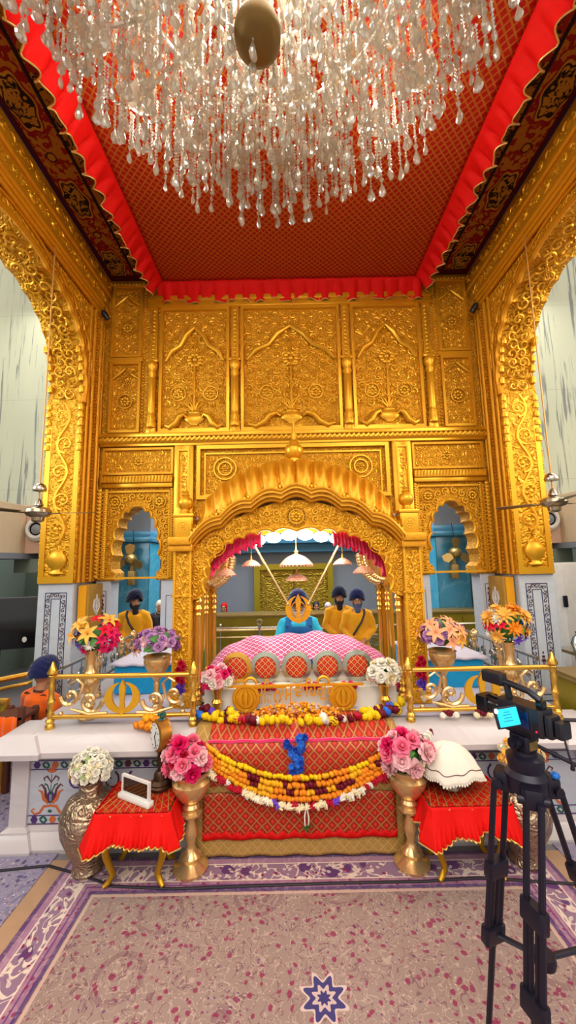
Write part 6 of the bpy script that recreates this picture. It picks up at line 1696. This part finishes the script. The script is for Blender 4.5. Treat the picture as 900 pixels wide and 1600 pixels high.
man('seated person with a red head cloth far behind the counter', (-1.62, 9.2, .0), 0, 'chair', 'beard_grey', None, None, hair='red_cloth', scale=.95)
man('seated woman in dark shawl far behind the counter near the gold door', (.52, 9.0, .0), 0, 'chair', 'black_strap', None, None, hair='black_strap', scale=.96)
man('seated person in pale head cloth far behind the counter, nearest the two yellow men', (.80, 9.1, .0), 0, 'chair', 'beard_white', None, None, hair='lilac_sheet', scale=.93)
man('person in black with a red and white cap standing past the left arch, mostly hidden', (-2.46, 7.2, .0), .3, 'stand', 'black_strap', None, None, hair='white_cloth', scale=.88)

# ---------------------------------------------------------------- video camera on its tripod
tx, ty = .885, 1.72
tp_ = thing('tripod', 'tall black camera tripod with double tube legs on the carpet', 'tripod', (tx, ty, .012))
b = MB(); b.lathe([(.04, 1.17), (.075, 1.19), (.08, 1.25), (.065, 1.27), (.07, 1.3), (.07, 1.32), (.05, 1.33)], 24)
for a in (math.radians(0), math.radians(140), math.radians(250)):
    m = R('Z', a); b.box(.04, .12, -.04, .04, 1.17, 1.24, m, 0, .012); b.tube([m @ Vector((.1, -.055, 1.2)), m @ Vector((.1, .055, 1.2))], .018, 10)
part('shoulder', b, M['tripod'], tp_)
b = MB(); b.sphere((.1, -.03, 1.255), (.018, .018, .014), 10, 6); part('blue_knob', b, M['blue_paint'], tp_)
feet = ((.50, .20), (-.14, .25), (-.17, -.13))
tops = [Vector((.1 * math.cos(a), .1 * math.sin(a), 1.2)) for a in (math.radians(0), math.radians(140), math.radians(250))]
mids = []
for f, tpnt in zip(feet, tops):
    F = Vector((f[0], f[1], 0.0)); d = (F - tpnt); sd = d.cross(Vector((0, 0, 1))).normalized() * .034
    m1 = tpnt + d * .32; m2 = tpnt + d * .56; mids.append(m2)
    b = MB()
    for q in (-1, 1): b.tube([tpnt + sd * q, m2 + sd * q], .0125, 8)
    for q in (-.45, .45): b.tube([m1 + sd * q, m2 + sd * q * .9 + d * .02], .010, 8)
    lg = part('leg', b, M['tripod'], tp_)
    b = MB(); b.tube([m2 - d * .02, tpnt + d * .985], [.0135, .012], 8); part('lower_tube', b, M['tripod'], lg)
    u = sd.normalized()
    for mm in (m1, m2):
        b = MB()
        n = d.normalized(); w = u.cross(n)
        mt = Matrix(((u.x, w.x, n.x, mm.x), (u.y, w.y, n.y, mm.y), (u.z, w.z, n.z, mm.z), (0, 0, 0, 1))); b.box(-.052, .052, -.022, .022, -.035, .035, mt, 0, .008)
        part('leg_clamp', b, M['tripod'], lg)
    b = MB(); b.sphere(tpnt + d * .985, (.018, .018, .014), 10, 6); part('rubber_foot', b, M['black'], lg)
b = MB()
cn_ = sum(mids, Vector()) / 3
for m_ in mids: b.tube([cn_, m_], .013, 8, flat=.7)
b.lathe([(.04, -.02), (.045, .0), (.04, .02)], 16, T(*cn_)); part('spreader', b, M['tripod'], tp_)
hd = thing('video_camera', 'black professional video camera with lit flip-out screen on the tripod', 'camera', (tx + .0, ty, 1.33), math.radians(24)); hd.scale = (.77, .77, .80)
b = MB(); b.lathe([(.05, 0), (.062, .01), (.06, .03), (.045, .04)], 20); b.box(-.045, .045, -.055, .055, .035, .11, None, 0, .012); b.tube([(-.085, 0, .075), (.085, 0, .075)], .03, 14); b.tube([(-.1, 0, .075), (.1, 0, .075)], .018, 12)
b.box(-.035, .035, -.08, .1, .11, .135, None, 0, .006); part('fluid_head', b, M['tripod'], hd)
b = MB(); b.box(-.03, .03, -.061, -.055, .05, .09); part('level_label', b, M['brass_dull'], hd)
b = MB(); b.tube([(.04, -.05, .06), (.1, -.2, .02), (.14, -.34, -.05)], [.01, .011, .013], 8); part('pan_handle', b, M['tripod'], hd)
b = MB(); b.box(-.055, .06, -.15, .11, .14, .27, None, 0, .016); b.box(-.045, .05, -.19, -.15, .15, .25, None, 0, .012); b.box(-.058, -.05, -.1, .07, .16, .25, None, 0, .004); part('body', b, M['black'], hd)
b = MB(); b.box(-.064, -.057, -.085, .045, .165, .245, None, 0, .003); part('side_panel', b, M['blue_lit'], hd)  # blue light on the glossy side is put into the panel colour
b = MB(); b.lathe([(.04, .1), (.047, .12), (.047, .17), (.052, .18), (.052, .2), (.046, .21), (.04, .205), (.03, .19), (0, .185)], 20, T(0, 0, .205) @ R('X', -PI / 2)); b.box(-.06, .06, .17, .25, .165, .245, None, 0, .012); part('lens', b, M['black_gloss'], hd)
b = MB(); b.tube([(0, -.12, .26), (0, -.11, .31), (0, -.06, .335), (0, .04, .345), (0, .12, .35)], [.018, .018, .017, .017, .02], 10); b.tube([(0, .06, .27), (0, .07, .34)], .018, 8); b.box(-.03, .03, .08, .22, .325, .385, None, 0, .012); part('top_handle', b, M['black'], hd)
b = MB(); b.box(-.02, .02, -.14, -.10, .27, .31, None, 0, .006); part('shoe', b, M['black_gloss'], hd)
b = MB(); b.box(-.03, .05, -.235, -.19, .16, .235, None, 0, .01); part('battery', b, M['black'], hd)
b = MB(); b.sphere((-.062, -.125, .17), .004, 8, 6); part('red_lamp', b, M['red_led'], hd)
b = MB(); b.box(-.068, .068, -.01, .006, -.048, .048, None, 0, .006); o = part('flip_screen', b, M['black'], hd)
o.matrix_local = T(-.15, -.03, .225) @ R('Z', math.radians(-16)) @ R('X', math.radians(-14)) @ R('Y', math.radians(-4))
b = MB(); b.box(-.056, .06, -.013, -.010, -.040, .040); part('display', b, M['screen'], o, False)
b = MB()
for i, (w_, z) in enumerate(((.03, .022), (.045, .01), (.04, -.004), (.05, -.018))): b.box(-w_ * .6, w_ * .5, -.0138, -.013, z, z + .003)
part('display_lines', b, M['screen_line'], o, False)
b = MB(); b.sphere((-.058, -.012, .034), (.011, .004, .011), 10, 6); part('lamp', b, M['led_dot'], o)
b = MB(); b.tube([(-.05, .0, .2), (-.12, -.02, .2)], .012, 8); part('hinge', b, M['black'], hd)
b = MB(); b.tube([(.03, -.21, .24), (.08, -.27, .25), (.2, -.32, .19), (.35, -.35, .05)], .009, 8); b.tube([(.0, -.22, .17), (.0, -.235, .1), (.01, -.24, .06), (.02, -.235, .03)], [.005, .005, .006, .012], 6); part('cable', b, M['cable'], hd)
# ---------------------------------------------------------------- camera, light, view
cd = bpy.data.cameras.new('camera'); cam = bpy.data.objects.new('camera', cd); COL.objects.link(cam)
cd.sensor_fit = 'VERTICAL'; cd.sensor_height = 36; cd.lens = 36 * 600 / 1600; cd.clip_start = .05; cd.clip_end = 100
cam.matrix_world = T(-.08, 0, 2.15) @ R('X', PI / 2 + math.atan(78 / 600)) @ R('Z', -.02)
sc.camera = cam
w = bpy.data.worlds.new('hall_daylight'); sc.world = w; w.use_nodes = True
bg = w.node_tree.nodes['Background']; bg.inputs[0].default_value = (1.0, .93, .84, 1); bg.inputs[1].default_value = 1.15
def area(name, loc, rot, size, size_y, power, col=(1, 1, 1)):
    l = bpy.data.lights.new(name, 'AREA'); l.shape = 'RECTANGLE'; l.size = size; l.size_y = size_y; l.energy = power; l.color = col
    o = bpy.data.objects.new(name, l); COL.objects.link(o); o.location = loc; o.rotation_euler = rot; return o
def point(name, loc, power, col=(1, 1, 1), r=.1):
    l = bpy.data.lights.new(name, 'POINT'); l.energy = power; l.color = col; l.shadow_soft_size = r
    o = bpy.data.objects.new(name, l); COL.objects.link(o); o.location = loc; return o
area('hall_front_fill', (0, -3.5, 7.5), (math.radians(42), 0, 0), 9, 4, 600, (1, .93, .82))  # added unseen area light that brightens the gold wall and platform front
area('left_aisle_window', (-6.5, 1.0, 4.2), (0, math.radians(-72), 0), 3, 4, 260, (.72, .9, 1))
area('right_aisle_lamps', (6.5, 1.5, 5.0), (0, math.radians(62), 0), 3, 4, 240, (1, .85, .62))
area('rear_hall_fill', (0, 8.0, 5.2), (0, 0, 0), 8, 2, 480, (.9, .95, 1))  # added unseen overhead light that brightens the men and rear wall
for s in (-1, 1): area('aisle_lamps', (s * 4.6, 4.5, 7.4), (0, 0, 0), 1.5, 5, 110, (1, .97, .88))
point('chandelier_lamp', (-.1, 1.6, 5.45), 120, (1, .93, .8), .4)
for k in range(4): point('chandelier_arm_lamp', (-.13 + 1.45 * math.cos(k * PI / 2 + .8), 1.54 + 1.45 * math.sin(k * PI / 2 + .8), 5.5), 20, (1, .93, .8), .15)
point('throne_lamp', (0, 4.15, 2.32), 26, (1, .97, .95), .25)
sc.view_settings.view_transform = 'Standard'; sc.view_settings.look = 'None'; sc.view_settings.gamma = 1; sc.view_settings.exposure = 0
sc.view_settings.use_curve_mapping = False
cy = sc.cycles
cy.use_denoising = True
cy.max_bounces = 7; cy.diffuse_bounces = 3; cy.glossy_bounces = 4; cy.transmission_bounces = 5; cy.transparent_max_bounces = 14
cy.caustics_reflective = False; cy.caustics_refractive = False; cy.sample_clamp_indirect = 6
